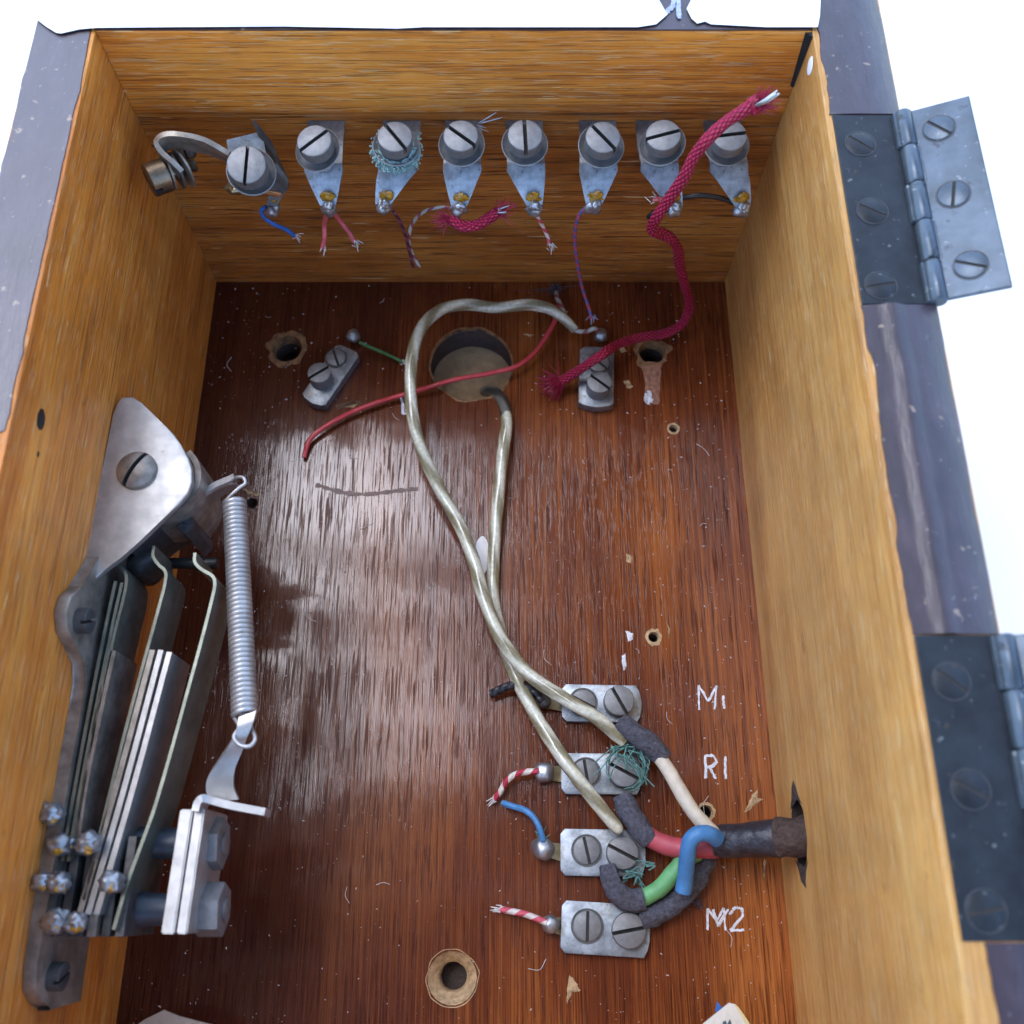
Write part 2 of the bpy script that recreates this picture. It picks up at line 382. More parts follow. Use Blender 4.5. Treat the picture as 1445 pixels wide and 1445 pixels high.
def ribbon(bm, centers, widths, th, sub=1):
    """bent sheet metal: centre line, width vector at each point, thickness"""
    cs = [Vector(c) for c in centers]; ws = [Vector(v) for v in widths] if isinstance(widths[0], (tuple, list, Vector)) else [Vector(widths)]*len(cs)
    if sub > 1:
        a = smooth_path([c for c in cs], sub); b = smooth_path([c+w_ for c, w_ in zip(cs, ws)], sub)
        cs = a; ws = [q-p for p, q in zip(a, b)]
    n = len(cs); t = bmesh.new(); rows = []
    for i in range(n):
        T = (cs[min(i+1,n-1)]-cs[max(i-1,0)]).normalized(); nn = T.cross(ws[i]).normalized()*th/2
        rows.append([t.verts.new(p) for p in (cs[i]-ws[i]/2-nn, cs[i]+ws[i]/2-nn, cs[i]+ws[i]/2+nn, cs[i]-ws[i]/2+nn)])
    for a, b in zip(rows, rows[1:]):
        for k in range(4): t.faces.new((a[k], a[(k+1)%4], b[(k+1)%4], b[k]))
    t.faces.new(rows[0][::-1]); t.faces.new(rows[-1])
    join(bm, t); return bm
def screw_head(bm, mtx, r, h, slot=.07, depth=.14, dome=False, flat=.9, n=14, base=0):
    """slotted head along +Z of mtx; the slot is a real groove along local Y"""
    fl = h-depth; w_ = slot/2
    prof = [(r, fl)]
    if dome:
        for k in range(1, 7):
            a = k/6*math.pi/2; prof.append((max(r*math.cos(a), w_*1.15), fl+(h-fl)*math.sin(a)))
    else:
        bv = r*.07; prof += [(r, h-bv), (r-bv*.4, h-bv*.35), (r-bv*1.3, h), (w_*1.15, h+.003)]
    t = bmesh.new()
    for s in (1, -1):
        grid = []
        for rr, z in prof:
            am = math.acos(min(1, w_/rr)); row = []
            for k in range(n+1):
                a = -am+2*am*k/n; row.append(t.verts.new((s*max(rr*math.cos(a), w_), s*rr*math.sin(a), z)))
            grid.append(row)
        for a, b in zip(grid, grid[1:]):
            for k in range(n): t.faces.new((a[k], a[k+1], b[k+1], b[k]))
        lo = [g[0] for g in grid]; hi = [g[-1] for g in grid]
        f = t.faces.new(lo+hi[::-1]); f.material_index = 1
        t.faces.new(grid[-1])
    m = n*2; low = [t.verts.new((r*math.cos(2*math.pi*k/m), r*math.sin(2*math.pi*k/m), base)) for k in range(m)]
    top = [t.verts.new((r*math.cos(2*math.pi*k/m), r*math.sin(2*math.pi*k/m), fl)) for k in range(m)]
    for k in range(m): t.faces.new((low[k], low[(k+1)%m], top[(k+1)%m], top[k]))
    t.faces.new(low[::-1]); f = t.faces.new(top); f.material_index = 1
    join(bm, t, mtx); return bm
def blob(bm, c, r, amp=.25, seed=0, sq=(1,1,1), fr=1.3, sub=3):
    t = bmesh.new(); bmesh.ops.create_icosphere(t, subdivisions=sub, radius=1)
    for v in t.verts:
        d = v.co.normalized(); k = 1+amp*noise.noise(d*fr+Vector((seed*3.1, seed*1.7, seed)))
        v.co = Vector((d.x*sq[0], d.y*sq[1], d.z*sq[2]))*r*k
    join(bm, t, Matrix.Translation(Vector(c))); return bm
def tuft(bm, p, d, n, L, r=.012, spread=.8, seed=1):
    if n >= 30: n, r = int(n*2.2), r*.62
    rnd = random.Random(seed); d = Vector(d).normalized()
    for _ in range(n):
        v = (d+Vector((rnd.uniform(-1,1), rnd.uniform(-1,1), rnd.uniform(-1,1)))*spread).normalized()
        l = L*rnd.uniform(.4, 1.1); c = Vector((rnd.uniform(-1,1), rnd.uniform(-1,1), rnd.uniform(-1,1)))*l*.35
        q = Vector(p)+Vector((rnd.uniform(-1,1), rnd.uniform(-1,1), rnd.uniform(-1,1)))*.06
        tube(bm, [q, q+v*l*.5+c*.5, q+v*l+c], [r, r*.9, r*.5], 4, 3)

def holed_face(bm, outer, holes, mtx, depths, mat_hole=1):
    """flat face in the local XY plane with real holes going down -Z"""
    t = bmesh.new(); ed = []
    def loop(pts, z=0):
        vs = [t.verts.new((x,y,z)) for x,y in pts]; return vs, [t.edges.new((vs[i], vs[(i+1)%len(vs)])) for i in range(len(vs))]
    ed += loop(outer)[1]; keep = []
    for h in holes:
        vs, e = loop(h); ed += e; keep.append(vs)
    bmesh.ops.triangle_fill(t, use_beauty=True, use_dissolve=False, edges=ed, normal=(0,0,1))
    for vs, dp, h in zip(keep, depths, holes):
        low = [t.verts.new((x,y,-dp)) for x,y in h]
        for i in range(len(vs)):
            f = t.faces.new((vs[i], vs[(i+1)%len(vs)], low[(i+1)%len(vs)], low[i])); f.material_index = mat_hole; f.smooth = True
        if dp < 1.5:
            f = t.faces.new(low); f.material_index = mat_hole
    me = bpy.data.meshes.new('tmp'); bmesh.ops.transform(t, matrix=mtx, verts=t.verts); t.to_mesh(me); t.free(); bm.from_mesh(me); bpy.data.meshes.remove(me)
def wobbly(cx, cy, rx, ry, n=28, amp=.06, seed=0):
    return [(cx+rx*math.cos(a)*(1+amp*noise.noise(Vector((math.cos(a)*2, math.sin(a)*2, seed)))), cy+ry*math.sin(a)*(1+amp*noise.noise(Vector((math.cos(a)*2, math.sin(a)*2, seed+9))))) for a in [2*math.pi*k/n for k in range(n)]]

# ------------------------------------------------------------------ setting
bm = bmesh.new(); faces(bm, [(-4000,-4000,-1.6),(4000,-4000,-1.6),(4000,4000,-1.6),(-4000,4000,-1.6)], [(0,1,2,3)])
put('ground', bm, 'ground', smooth=False, kind='structure')

# unseen leaf screen, added to break up the varnish reflection and shade the box
rnd = random.Random(5); bm = bmesh.new()
def leafy(x, y):
    e = 7*noise.noise(Vector((x*.05, y*.05, 0)))+3*noise.noise(Vector((x*.2, y*.2, 4)))
    if y+e < 14: return -75 < x < 75 and y > -110
    if x+e*1.3 > -10: return x < 62 and y < 150
    return y < 105 and noise.noise(Vector((x*.045, y*.045, 7)))+.5*noise.noise(Vector((x*.13, y*.13, 2))) > .25
for _ in range(5200):
    x, y = rnd.uniform(-75, 75), rnd.uniform(-110, 150)
    if not leafy(x, y): continue
    c = Vector((x, y, rnd.uniform(148, 172))); l = rnd.uniform(3.5, 6); a = rnd.uniform(0, 6.28); tl = rnd.uniform(-.6, .6)
    u = Vector((math.cos(a), math.sin(a), tl*.6))*l; v = Vector((-math.sin(a), math.cos(a), tl))*l*.42; up = Vector((0,0,l*.1))
    faces(bm, [c-u, c-u*.3-v+up, c+u*.4-v*.9+up, c+u, c+u*.4+v*.9+up, c-u*.3+v+up], [(0,1,2,3),(0,3,4,5)])
tag(put('added_leaves', bm, 'leaves', None, smooth=False, recalc=False), 'dark leaf screen added out of view to shape the reflection', 'added_leaves', kind='stuff')

# ------------------------------------------------------------------ the wooden box
XL, XR, YT, YB, ZT = -6.94, 5.0, 13.46, -6.0, 7.10
wb = thing('wooden_box', 'open wooden box with golden oak walls, red varnished inside board and dark rim', 'wooden box', (0,0,0))
# inside board with its drilled holes
hp = lambda px, py: at(px, py, 0)
holes, dep = [], []
def hole(px, py, r, d, amp=.05, ry=None):
    c = hp(px, py); holes.append(wobbly(c.x, c.y, r, ry or r, 32 if r > .5 else 22, amp, px)); dep.append(d); return c
big = hole(665, 514, .93, .78, .02)
c1 = hole(405, 492, .36, .75)
c2 = hole(920, 497, .32, .75)
c3 = hole(950, 605, .105, .75)
c4 = hole(922, 899, .115, .75)
c5 = hole(356, 710, .115, .75)
c6 = hole(996, 1146, .14, .75)
c7 = hole(638, 1380, .44, .75, .015)
bm = bmesh.new()
holed_face(bm, [(XL,YB),(XR,YB),(XR,YT),(XL,YT)], holes, Matrix.Identity(4), dep)
put('inside_board', bm, ['varnish', 'char'], wb, smooth=False, recalc=False)
bm = bmesh.new(); lathe(bm, [(1.0,-.79),(1.0,-.765)], Matrix.Translation((big.x, big.y, 0)), 40)
put('backing_disc', bm, 'backing', wb, 'pale wood seen at the bottom of the large round hole')
def ring(name, c, r0, r1, mat, z=.004, amp=.25, seed=0, shrink=.92, dip=.12):
    bm = bmesh.new(); n = 40
    o = wobbly(c.x, c.y, r1, r1, n, amp, seed); i = wobbly(c.x, c.y, r0, r0, n, .05, seed)
    vo = [bm.verts.new((x,y,z)) for x,y in o]; vi = [bm.verts.new((x,y,z+.008)) for x,y in i]; vd = [bm.verts.new((c.x+(x-c.x)*shrink,c.y+(y-c.y)*shrink,-dip)) for x,y in i]
    for k in range(n):
        bm.faces.new((vo[k], vo[(k+1)%n], vi[(k+1)%n], vi[k])); bm.faces.new((vi[k], vi[(k+1)%n], vd[(k+1)%n], vd[k]))
    put(name, bm, mat, wb, smooth=True, recalc=False, angle=80)
ring('hole_edge', c1, .34, .46, 'raw_wood_mid', amp=.3, seed=1, dip=.3)
ring('hole_edge', c2, .30, .40, 'raw_wood_mid', amp=.5, seed=2, dip=.3)
ring('hole_edge', c3, .095, .14, 'raw_wood', seed=3)
ring('hole_edge', c4, .105, .17, 'raw_wood', amp=.4, seed=4)
ring('hole_edge', c5, .105, .13, 'hole_dark', seed=5)
ring('hole_edge', c6, .13, .18, 'raw_wood', seed=6)
ring('hole_edge', big, .925, .965, 'raw_wood_mid', amp=.12, seed=8, shrink=.985, dip=.05)
bm = bmesh.new()   # countersunk raw ring of the lowest hole
n = 44; rr = [(.475,.008,.06),(.44,-.01,.05),(.30,-.25,.03),(.25,-.30,.02),(.24,-.74,.02)]; rows = []
for r_, z_, a_ in rr: rows.append([bm.verts.new((x,y,z_)) for x,y in wobbly(c7.x, c7.y, r_, r_, n, a_*2, 11)])
for a, b in zip(rows, rows[1:]):
    for k in range(n): bm.faces.new((a[k], a[(k+1)%n], b[(k+1)%n], b[k]))
# widen the hole under it
put('countersunk_ring', bm, 'raw_wood', wb, 'pale countersunk ring round the lowest hole', recalc=False, angle=60)

# side boards (inner faces with holes), end boards
def side_board(x_in, x_out, mat, hs, dp, lab):
    bm = bmesh.new(); s = 1 if x_in > x_out else -1       # inner face looks towards +X on the left board
    mtx = Matrix(((0,0,s,x_in),(s,0,0,0),(0,1,0,0),(0,0,0,1)))   # local x -> y*s, local y -> z, local z -> s*x
    out = [(s*YB-(0 if s>0 else 0), -.8), (s*(YT+1.0), -.8), (s*(YT+1.0), ZT), (s*YB, ZT)]
    holed_face(bm, out, [[(s*y, z) for y, z in h] for h in hs], mtx, dp)
    y0, y1 = YB, YT+1.0
    faces(bm, [(x_in,y0,-.8),(x_in,y1,-.8),(x_in,y1,ZT),(x_in,y0,ZT),(x_out,y0,-.8),(x_out,y1,-.8),(x_out,y1,ZT),(x_out,y0,ZT)],
          [(4,5,6,7),(0,1,5,4),(3,2,6,7),(1,2,6,5),(0,3,7,4)])
    return put('side_board', bm, [mat, 'hole_dark'], wb, lab, smooth=False, recalc=False)
hL = atx(58, 592, XL); hL2 = atx(54, 641, XL)
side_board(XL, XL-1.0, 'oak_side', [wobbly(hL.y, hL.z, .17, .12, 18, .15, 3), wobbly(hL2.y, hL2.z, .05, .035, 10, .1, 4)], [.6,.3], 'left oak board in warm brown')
hw = atx(1127, 1176, XR)
slot = wobbly(hw.y, hw.z+.04, .60, .42, 26, .18, 4)
side_board(XR, XR+1.2, 'oak_side_lit', [slot[::-1]], [1.1], 'right oak board, side light in its paler yellow')
for sg in (1, -1):      # torn dark splinters above and below the cable hole
    bm = bmesh.new(); o_ = [(hw.y+sg*(.45), hw.z+.42), (hw.y+sg*.62, hw.z+.22), (hw.y+sg*.8, hw.z+.12), (hw.y+sg*.90, hw.z+(.0 if sg > 0 else .14)), (hw.y+sg*.78, hw.z-.14), (hw.y+sg*.6, hw.z-.22), (hw.y+sg*.42, hw.z-.36), (hw.y+sg*.50, hw.z-.05), (hw.y+sg*.56, hw.z+.12)]
    vs = [bm.verts.new((XR-.006, y_, z_)) for y_, z_ in o_]; c_ = bm.verts.new((XR-.02, hw.y+sg*.66, hw.z+.0))
    for i in range(len(vs)): bm.faces.new((vs[i], vs[(i+1)%len(vs)], c_))
    put('splintered_edge', bm, 'splinter', wb, smooth=False)
def end_board(y0, y1, z0, z1, mat, lab=None):
    bm = bmesh.new(); box(bm, (XL+.003,y0,z0), (XR-.003,y1,z1)); return put('end_board', bm, mat, wb, lab, smooth=False)
end_board(YT, YT+.997, -.797, 5.30, 'oak_end_shaded', 'far oak board below the terminals, shade in its darker colour')
bm = bmesh.new(); box(bm, (XL+.003,YT-.05,5.305), (XR-.003,YT+.997,ZT), bev=.02)
put('end_board', bm, 'oak_end', wb, 'upper strip of the far oak board', smooth=False)
end_board(YB-1.0, YB, -.797, ZT, 'oak_end')
# dark rim coat, with the chipped wavy edge of the varnish
def coat_poly(name, inner, outer, z0, z1, prof=None, lab=None):
    bm = bmesh.new(); rows = []
    prof = prof or [(0,z0),(0.008,z1-.02),(.985,z1-.02),(1,z0)]
    for p, q in zip(inner, outer):
        rows.append([bm.verts.new((p[0]+(q[0]-p[0])*t, p[1]+(q[1]-p[1])*t, z)) for t, z in prof])
    for a, b in zip(rows, rows[1:]):
        for k in range(len(prof)-1): bm.faces.new((a[k], a[k+1], b[k+1], b[k]))
    bm.faces.new(rows[0]); bm.faces.new(rows[-1][::-1])
    return put(name, bm, 'rim', wb, lab, angle=50)
ys = [YB+.05+(YT+.93-YB)*k/150 for k in range(151)]
wav = lambda y, s, a: a*(noise.noise(Vector((y*1.1, s, 0)))+.5*noise.noise(Vector((y*3.7, s, 3)))+.3*noise.noise(Vector((y*9, s, 5))))
coat_poly('rim_coat', [(XL-.05+wav(y*.5, 1, .05)-(.22 if y < 5.9 else 0), y) for y in ys], [(XL-1.0+wav(y, 2, .03), y) for y in ys], 7.10, 7.14, lab='dark varnish on the left rim')
def rin(y):
    b = XR+.09+wav(y*.6, 5, .07)
    if y < -.42: b += .28
    return b
pr = [(0,7.10),(.01,7.122),(.18,7.138),(.25,7.145),(.34,7.185),(.45,7.185),(.53,7.15),(.60,7.138),(.97,7.135),(1,7.10)]
pf = [(0,7.10),(.01,7.122),(.22,7.138),(.28,7.14),(.36,7.142),(.46,7.142),(.54,7.14),(.60,7.138),(.97,7.135),(1,7.10)]
HY = [(8.03,11.62),(-.49,3.14)]     # the two hinge recesses
segs_ = [(11.615, YT+.95, pf), (3.125, 8.035, pr), (YB+.05, -.455, pf)]
for a, b, p_ in segs_:
    yy = [a+(b-a)*k/60 for k in range(61)]
    coat_poly('rim_coat', [(rin(y), y) for y in yy], [(XR+1.19+wav(y, 7, .012), y) for y in yy], 7.10, 7.14, p_, 'dark varnish on the right rim')
# dark far rim, made to look erased by an added white mask, except one tab
bm = bmesh.new(); box(bm, (XL,YT-.035,ZT+.004), (XR,YT+.95,ZT+.03)); put('rim_coat', bm, 'rim', wb, 'dark varnish on the far rim', smooth=False)
def flat(bm, pix, z, th=.006):
    ps = [at(x,y,z) for x,y in pix]; prism(bm, [(p.x,p.y) for p in ps], z-th, z)
bm = bmesh.new()
zz = 7.165
flat(bm, [(-40,-60),(935,-60),(930,0),(938,14),(942,20),(926,34),(900,38),(600,38),(560,40),(400,37),(240,38),(136,39),(112,41),(86,47),(79,46),(66,38),(53,28),(44,20),(-40,10)], zz)
put('white_mask', bm, 'mask_white', wb, 'added white mask over the far rim left of the dark tab', smooth=False)
bm = bmesh.new()
flat(bm, [(976,-60),(1156,-60),(1158,0),(1157,22),(1154,38),(1080,38),(1003,34),(995,30),(984,33),(976,26),(969,12),(975,0)], zz)
put('white_mask', bm, 'mask_white', wb, 'added white mask over the far rim right of the dark tab', smooth=False)
def strokes(name, lines, z, r, mat, parent, lab=None, seed=3, rep=3, skip=.10):
    rnd = random.Random(seed); bm = bmesh.new(); zz = z
    for ln in lines:
        for _ in range(rep):
            o = (rnd.uniform(-1.2,1.2), rnd.uniform(-1.2,1.2)); pts = []
            for (a, b), (c, d) in zip(ln, ln[1:]):
                for k in range(6): pts.append((a+(c-a)*k/6+rnd.uniform(-.5,.5)+o[0], b+(d-b)*k/6+rnd.uniform(-.5,.5)+o[1]))
            pts.append(ln[-1]); vs = [at(x,y,zz) for x,y in pts]; zz += .0013
            ww = [rnd.uniform(.45,1.25)*r for _ in vs]
            for i in range(len(vs)-1):
                if rnd.random() < skip: continue
                t = (vs[i+1]-vs[i]); s = Vector((-t.y, t.x, 0)).normalized()
                faces(bm, [vs[i]-s*ww[i], vs[i]+s*ww[i], vs[i+1]+s*ww[i+1], vs[i+1]-s*ww[i+1]], [(0,1,2,3)])
    return put(name, bm, mat, parent, lab, smooth=False)
strokes('lettering', [[(940,18),(949,8),(953,-6)],[(956,-6),(959,26)]], 7.15, .035, 'chalk_blue', wb, 'handwritten mark in pale blue on the dark tab')
for word, chars in (('M1', (('M', [[(986,1002),(985,968),(999,990),(1010,969),(1008,1001)]]), ('1', [[(1021,982),(1022,1000)]]))),
                   ('R1', (('R', [[(996,1098),(995,1066)],[(995,1067),(1006,1066),(1011,1074),(1006,1081),(996,1083)],[(1001,1083),(1010,1099)]]), ('1', [[(1024,1068),(1024,1099)]]))),
                   ('M2', (('M', [[(999,1312),(999,1282),(1012,1300),(1022,1281),(1024,1313)],[(1006,1284),(1014,1306),(1028,1283)]]), ('2', [[(1030,1290),(1037,1280),(1047,1282),(1048,1292),(1031,1313),(1050,1312)]])))):
    for ch, ln in chars: strokes('lettering', ln,   .008, .019, 'chalk', wb, 'handwritten %s of the white mark %s' % (ch, word), len(ln)+ord(ch))
strokes('lettering', [[(567,560),(569,583),(578,583)],[(572,562),(573,580)]], .008, .022, 'chalk', wb, 'handwritten 1 in white beside the cord loop', 8)
# white blobs added for two small erased spots
for px, py, rx, ry, z in ((680,783,.15,.42,.03),):
    c = at(px,py,z); bm = bmesh.new(); blob(bm, c, 1, .12, 4, (rx,ry,.02), 1.5); put('erased_spot', bm, 'mask_white', wb, 'long white erased spot between the two cream cords')
c = atx(1143,93,XR-.01); bm = bmesh.new(); blob(bm, c, 1, .12, 2, (.015,.14,.16), 1.5); put('erased_spot', bm, 'mask_white', wb, 'white erased spot at the far right corner')
# crack in the far right corner
bm = bmesh.new(); a = (XR-.006, YT-.056)
faces(bm, [(a[0]-.11,a[1],7.09),(a[0],a[1],7.09),(a[0],a[1]-.10,7.09),(a[0]-.06,a[1],5.95),(a[0],a[1],5.9),(a[0],a[1]-.03,5.95)], [(0,2,1),(0,1,4,3),(1,2,5,4),(0,3,5,2),(3,4,5)])
put('corner_crack', bm, 'black_plastic', wb, smooth=False)
# torn patches of pale wood
def chip(poly, mat='raw_wood', z=.006, lab=None):
    c = (sum(p[0] for p in poly)/len(poly), sum(p[1] for p in poly)/len(poly)); bm = bmesh.new(); rnd = random.Random(int(c[0]))
    pts = []
    for (a, b), (e, f) in zip(poly, poly[1:]+poly[:1]):
        for k in range(4): pts.append((a+(e-a)*k/4+rnd.uniform(-.8,.8), b+(f-b)*k/4+rnd.uniform(-1.2,1.2)))
    o = [at(x,y,z) for x,y in pts]; cc = at(*c, -.0) ; cc.z = .012
    vs = [bm.verts.new(v) for v in o]; m_ = [bm.verts.new(v.lerp(cc, .45)+Vector((0,0,rnd.uniform(.0,.02)))) for v in o]; q = bm.verts.new(cc)
    for i in range(len(vs)):
        j = (i+1)%len(vs); bm.faces.new((vs[i],vs[j],m_[j],m_[i])); bm.faces.new((m_[i],m_[j],q))
    put('wood_chip', bm, mat, wb, lab, smooth=False)
chip([(903,510),(934,512),(931,545),(930,570),(922,571),(908,566),(911,540)], 'chip_red', lab='pale torn wood below the upper right hole')
strokes('paint_streak', [[(912,555),(913,568),(920,562)],[(916,552),(918,568)]], .04, .045, 'chalk', wb, None, 12, 3)
chip([(472,572),(490,566),(507,565),(510,569),(492,573),(478,577)], 'raw_wood_dark')
chip([(486,574),(505,570),(498,576)], 'raw_wood')
chip([(421,468),(424,466),(429,471),(428,475)], 'raw_wood_dark')
chip([(873,490),(880,490),(884,496),(877,498)], 'raw_wood')
chip([(880,538),(888,537),(893,546),(886,549)], 'raw_wood')
chip([(738,471),(755,472),(748,475)], 'raw_wood')
chip([(1062,1120),(1070,1113),(1068,1125),(1078,1128),(1064,1136),(1056,1145),(1050,1146),(1058,1130)], 'raw_wood')
chip([(803,1376),(808,1380),(820,1398),(808,1400),(803,1410),(800,1417),(800,1398)], 'raw_wood')
chip([(884,780),(892,786),(890,795),(884,792)], 'raw_wood')
chip([(883,890),(893,893),(893,903),(886,905)], 'chalk', .004)
chip([(877,925),(883,922),(884,940),(880,947)], 'chalk', .004)
chip([(1078,1213),(1082,1215),(1080,1222),(1078,1240),(1077,1226)], 'raw_wood')
chip([(940,876),(946,888),(944,902),(943,888)], 'raw_wood')
chip([(344,690),(352,692),(366,699),(364,701),(350,696)], 'raw_wood')
strokes('stain', [[(446,684),(470,692),(500,698),(530,697),(560,693),(590,690)]], .005, .05, 'stain', wb, 'dark curved scratch across the board', 9, 1, 0)
# dust and fibres lying in the box
rnd = random.Random(3); bm = bmesh.new()
for _ in range(1700):
    x, y = rnd.uniform(XL+.1, XR-.1), rnd.uniform(-2.3, YT-.1)
    if (x-big.x)**2+(y-big.y)**2 < 1.1: continue
    if rnd.random() > (.25+.75*abs(x+1)/6 if x < 3 else 1): continue
    s = rnd.choice((.010,.012,.014,.018,.026))*rnd.uniform(.6,1.1); a = rnd.uniform(0, 6.28)
    u = Vector((math.cos(a)*s*rnd.uniform(.7,1.8), math.sin(a)*s, 0)); v = Vector((-math.sin(a)*s*.6, math.cos(a)*s*.6, 0)); c = Vector((x,y,.004))
    faces(bm, [c-u, c+v, c+u, c-v, c+Vector((0,0,s))], [(0,1,4),(1,2,4),(2,3,4),(3,0,4)])
tag(put('dust', bm, 'white_fibre', None, smooth=False), 'pale specks of dust on the red board', 'dust', kind='stuff')
bm = bmesh.new()
for _ in range(24):
    c = Vector((rnd.uniform(XL+.3, XR-.3), rnd.uniform(-1.8, YT-.4), .02)); a = rnd.uniform(0, 6.28); l = rnd.uniform(.1,.4)
    if (c.xy-big.xy).length < 1.3: continue
    d = Vector((math.cos(a), math.sin(a), 0))*l; e = Vector((-d.y, d.x, 0))*rnd.uniform(-.6,.6)
    tube(bm, [c-d/2, c+e*.5, c+d/2], .0045, 4, 4)
tag(put('fibres', bm, 'white_fibre', None), 'thin stray fibres on the red board', 'fibres', kind='stuff')

# ------------------------------------------------------------------ row of terminals on the far wall
def terminal(hpx, hpy, tpx, tpy, slot, label, wash_tilt=(0,0), flux=1, corroded=False, zs=5.02, lean=0):
    hz = 5.82
    hc = at(hpx, hpy, hz); tip = aty(tpx, tpy, 12.0)
    bx = hc.x+lean
    root = thing('solder_terminal', label, 'terminal', (bx, YT, zs), 'row of screw terminals along the far wall')
    bm = bmesh.new(); w0 = .345
    fold = Vector((bx+(tip.x-bx)*.15, 12.42, zs-.03)); zt = tip.z
    pts = [((bx, YT-.01, zs+.02), w0), ((bx, 12.9, zs), w0), (fold+Vector((0,.08,0)), w0*1.0), (fold+Vector((0,-.02,-.07)), w0*1.02),
           (fold.lerp(tip,.35)+Vector((0,-.02,0)), w0*.84), (fold.lerp(tip,.75), w0*.60), (tip, w0*.42), (tip+Vector((0,0,-.08)), w0*.34)]
    ribbon(bm, [p for p, _ in pts], [(2*q, 0, 0) for _, q in pts], .075)
    put('tag_plate', bm, 'zinc', root, angle=25)
    ax = Vector((wash_tilt[0]*.6, -.12+wash_tilt[1]*.5, 1)).normalized()
    mh = frame(hc-ax*.24, ax, (math.cos(R(slot)), math.sin(R(slot)), 0))
    bm = bmesh.new(); screw_head(bm, mh, .305, .24, .07, .14)
    L = (hc.z-.3-zs)/ax.z+.02; prof = [(.13, -L-.05)]
    k = 0
    while -L+k*.05 < -.02: prof += [(.145, -L+k*.05), (.115, -L+k*.05+.025)]; k += 1
    prof.append((.12, 0)); lathe(bm, prof, mh, 18)
    put('screw', bm, 'zinc_screw', root, angle=30)
    wa = (ax+Vector((wash_tilt[0], wash_tilt[1], 0))).normalized(); mw = frame(hc-ax*.31, wa)
    bm = bmesh.new(); lathe(bm, [(.14,-.05),(.28,-.09),(.375,-.03),(.415,.03),(.40,.04),(.365,-.005),(.27,-.055),(.14,-.02)], mw, 36)
    put('cup_washer', bm, 'zinc_screw', root, angle=50)
    bm = bmesh.new(); blob(bm, tip+Vector((0,-.04,-.06)), .15, .5, tpx, (1,.85,1.0)); blob(bm, tip+Vector((.03,-.07,.05)), .09, .5, tpx+3)
    put('solder_joint', bm, 'solder', root)
    if flux:
        bm = bmesh.new(); q = fold.lerp(tip, .78)+Vector((.02,-.05,0)); blob(bm, q, .13*flux, .7, tpx+1, (1,.25,1.3), 2.2); put('flux_residue', bm, 'flux', root)
    if corroded:
        bm = bmesh.new(); rn = random.Random(2); t = bmesh.new(); rows = []
        for i in range(9):
            rr_ = .28+.15*i/8; row = []
            for k in range(72):
                an = 2*math.pi*k/72; v = Vector((rr_*math.cos(an), rr_*math.sin(an), -.02-.10*(i/8)**2))
                nz = noise.noise(v*9)+.6*noise.noise(v*22); v *= 1+.10*nz*(i/8); v.z += .05*nz; row.append(t.verts.new(v))
            rows.append(row)
        for p_, q_ in zip(rows, rows[1:]):
            for k in range(72): t.faces.new((p_[k], p_[(k+1)%72], q_[(k+1)%72], q_[k]))
        join(bm, t, mw)
        for k in range(620):
            a = rn.uniform(0, 6.28); r_ = min(.47, rn.gauss(.40,.04)); p = mw @ Vector((r_*math.cos(a), r_*math.sin(a), rn.uniform(-.17,-.0)))
            blob(bm, p, rn.uniform(.008,.027), .5, k, sub=1)
        for k in range(260):
            p = Vector((bx+rn.uniform(-.36,.36), rn.uniform(12.3,13.2), zs+.04))
            blob(bm, p, rn.uniform(.008,.030), .5, k, sub=1)
        put('corrosion_crust', bm, 'verdigris', root, 'crumbly turquoise corrosion round screw and plate', smooth=False, kind='stuff')
    return root, tip
def stub(root, pts, r, mat, lab=None, end='white_fibre', name='wire_stub'):
    bm = bmesh.new(); tube(bm, pts, r, 10, 6); o = put(name, bm, mat, root, lab)
    if end:
        d = Vector(pts[-1])-Vector(pts[-2]); bm = bmesh.new(); tuft(bm, pts[-1], d, 7, .12, .010, .5, 3); put('bare_end', bm, end, o, kind='stuff')
    return o
A = at
t1, p1 = terminal(443, 198, 463, 289, -52, 'screw terminal with two cut red wire stubs, just right of the bent contact bracket', (-.10,-.10))
stub(t1, [p1+Vector((-.02,-.05,-.12)), A(458,315,3.75), A(458,335,3.5), A(455,350,3.3)], .045, 'pink_wire', 'left cut red wire')
stub(t1, [p1+Vector((.06,-.05,-.10)), A(480,312,3.8), A(494,330,3.6), A(500,342,3.5)], .045, 'pink_wire', 'right cut red wire')
t2, p2 = terminal(557, 192, 541, 287, 38, 'screw terminal crusted with turquoise corrosion', (.05,.0), corroded=True)
t3, p3 = terminal(650, 191, 648, 290, 52, 'screw terminal holding the short frayed piece of crimson braid', (-.02,-.10))
t4, p4 = terminal(741, 190, 754, 289, 3, 'screw terminal with one thin pink and white wire stub, right of the frayed braid', (.02,-.08))
stub(t4, [p4+Vector((0,-.04,-.12)), A(766,320,3.8), A(773,335,3.5), A(775,346,3.4)], .036, 'pink_white', 'cut pink and white wire')
t5, p5 = terminal(851, 193, 838, 288, 42, 'screw terminal holding the long blue and red striped wire', (.05,-.10))
t6, p6 = terminal(936, 190, 952, 290, -78, 'screw terminal behind the crimson cord, joined to the black wire', (-.16,-.06))
t7, p7 = terminal(1030, 190, 1048, 291, -82, 'last screw terminal beside the right wall with the crimson cord end above it', (.02,-.10), lean=.1)
stub(t6, [p6+Vector((-.06,-.08,-.02)), A(932,296,4.4), A(920,302,4.3), A(915,307,4.2)], .05, 'black_plastic', 'short black wire end', None)
stub(t6, [p6+Vector((-.10,-.02,.15)), A(935,282,4.6), A(922,281,4.65)], .05, 'pink_wire', 'cut pink wire end')
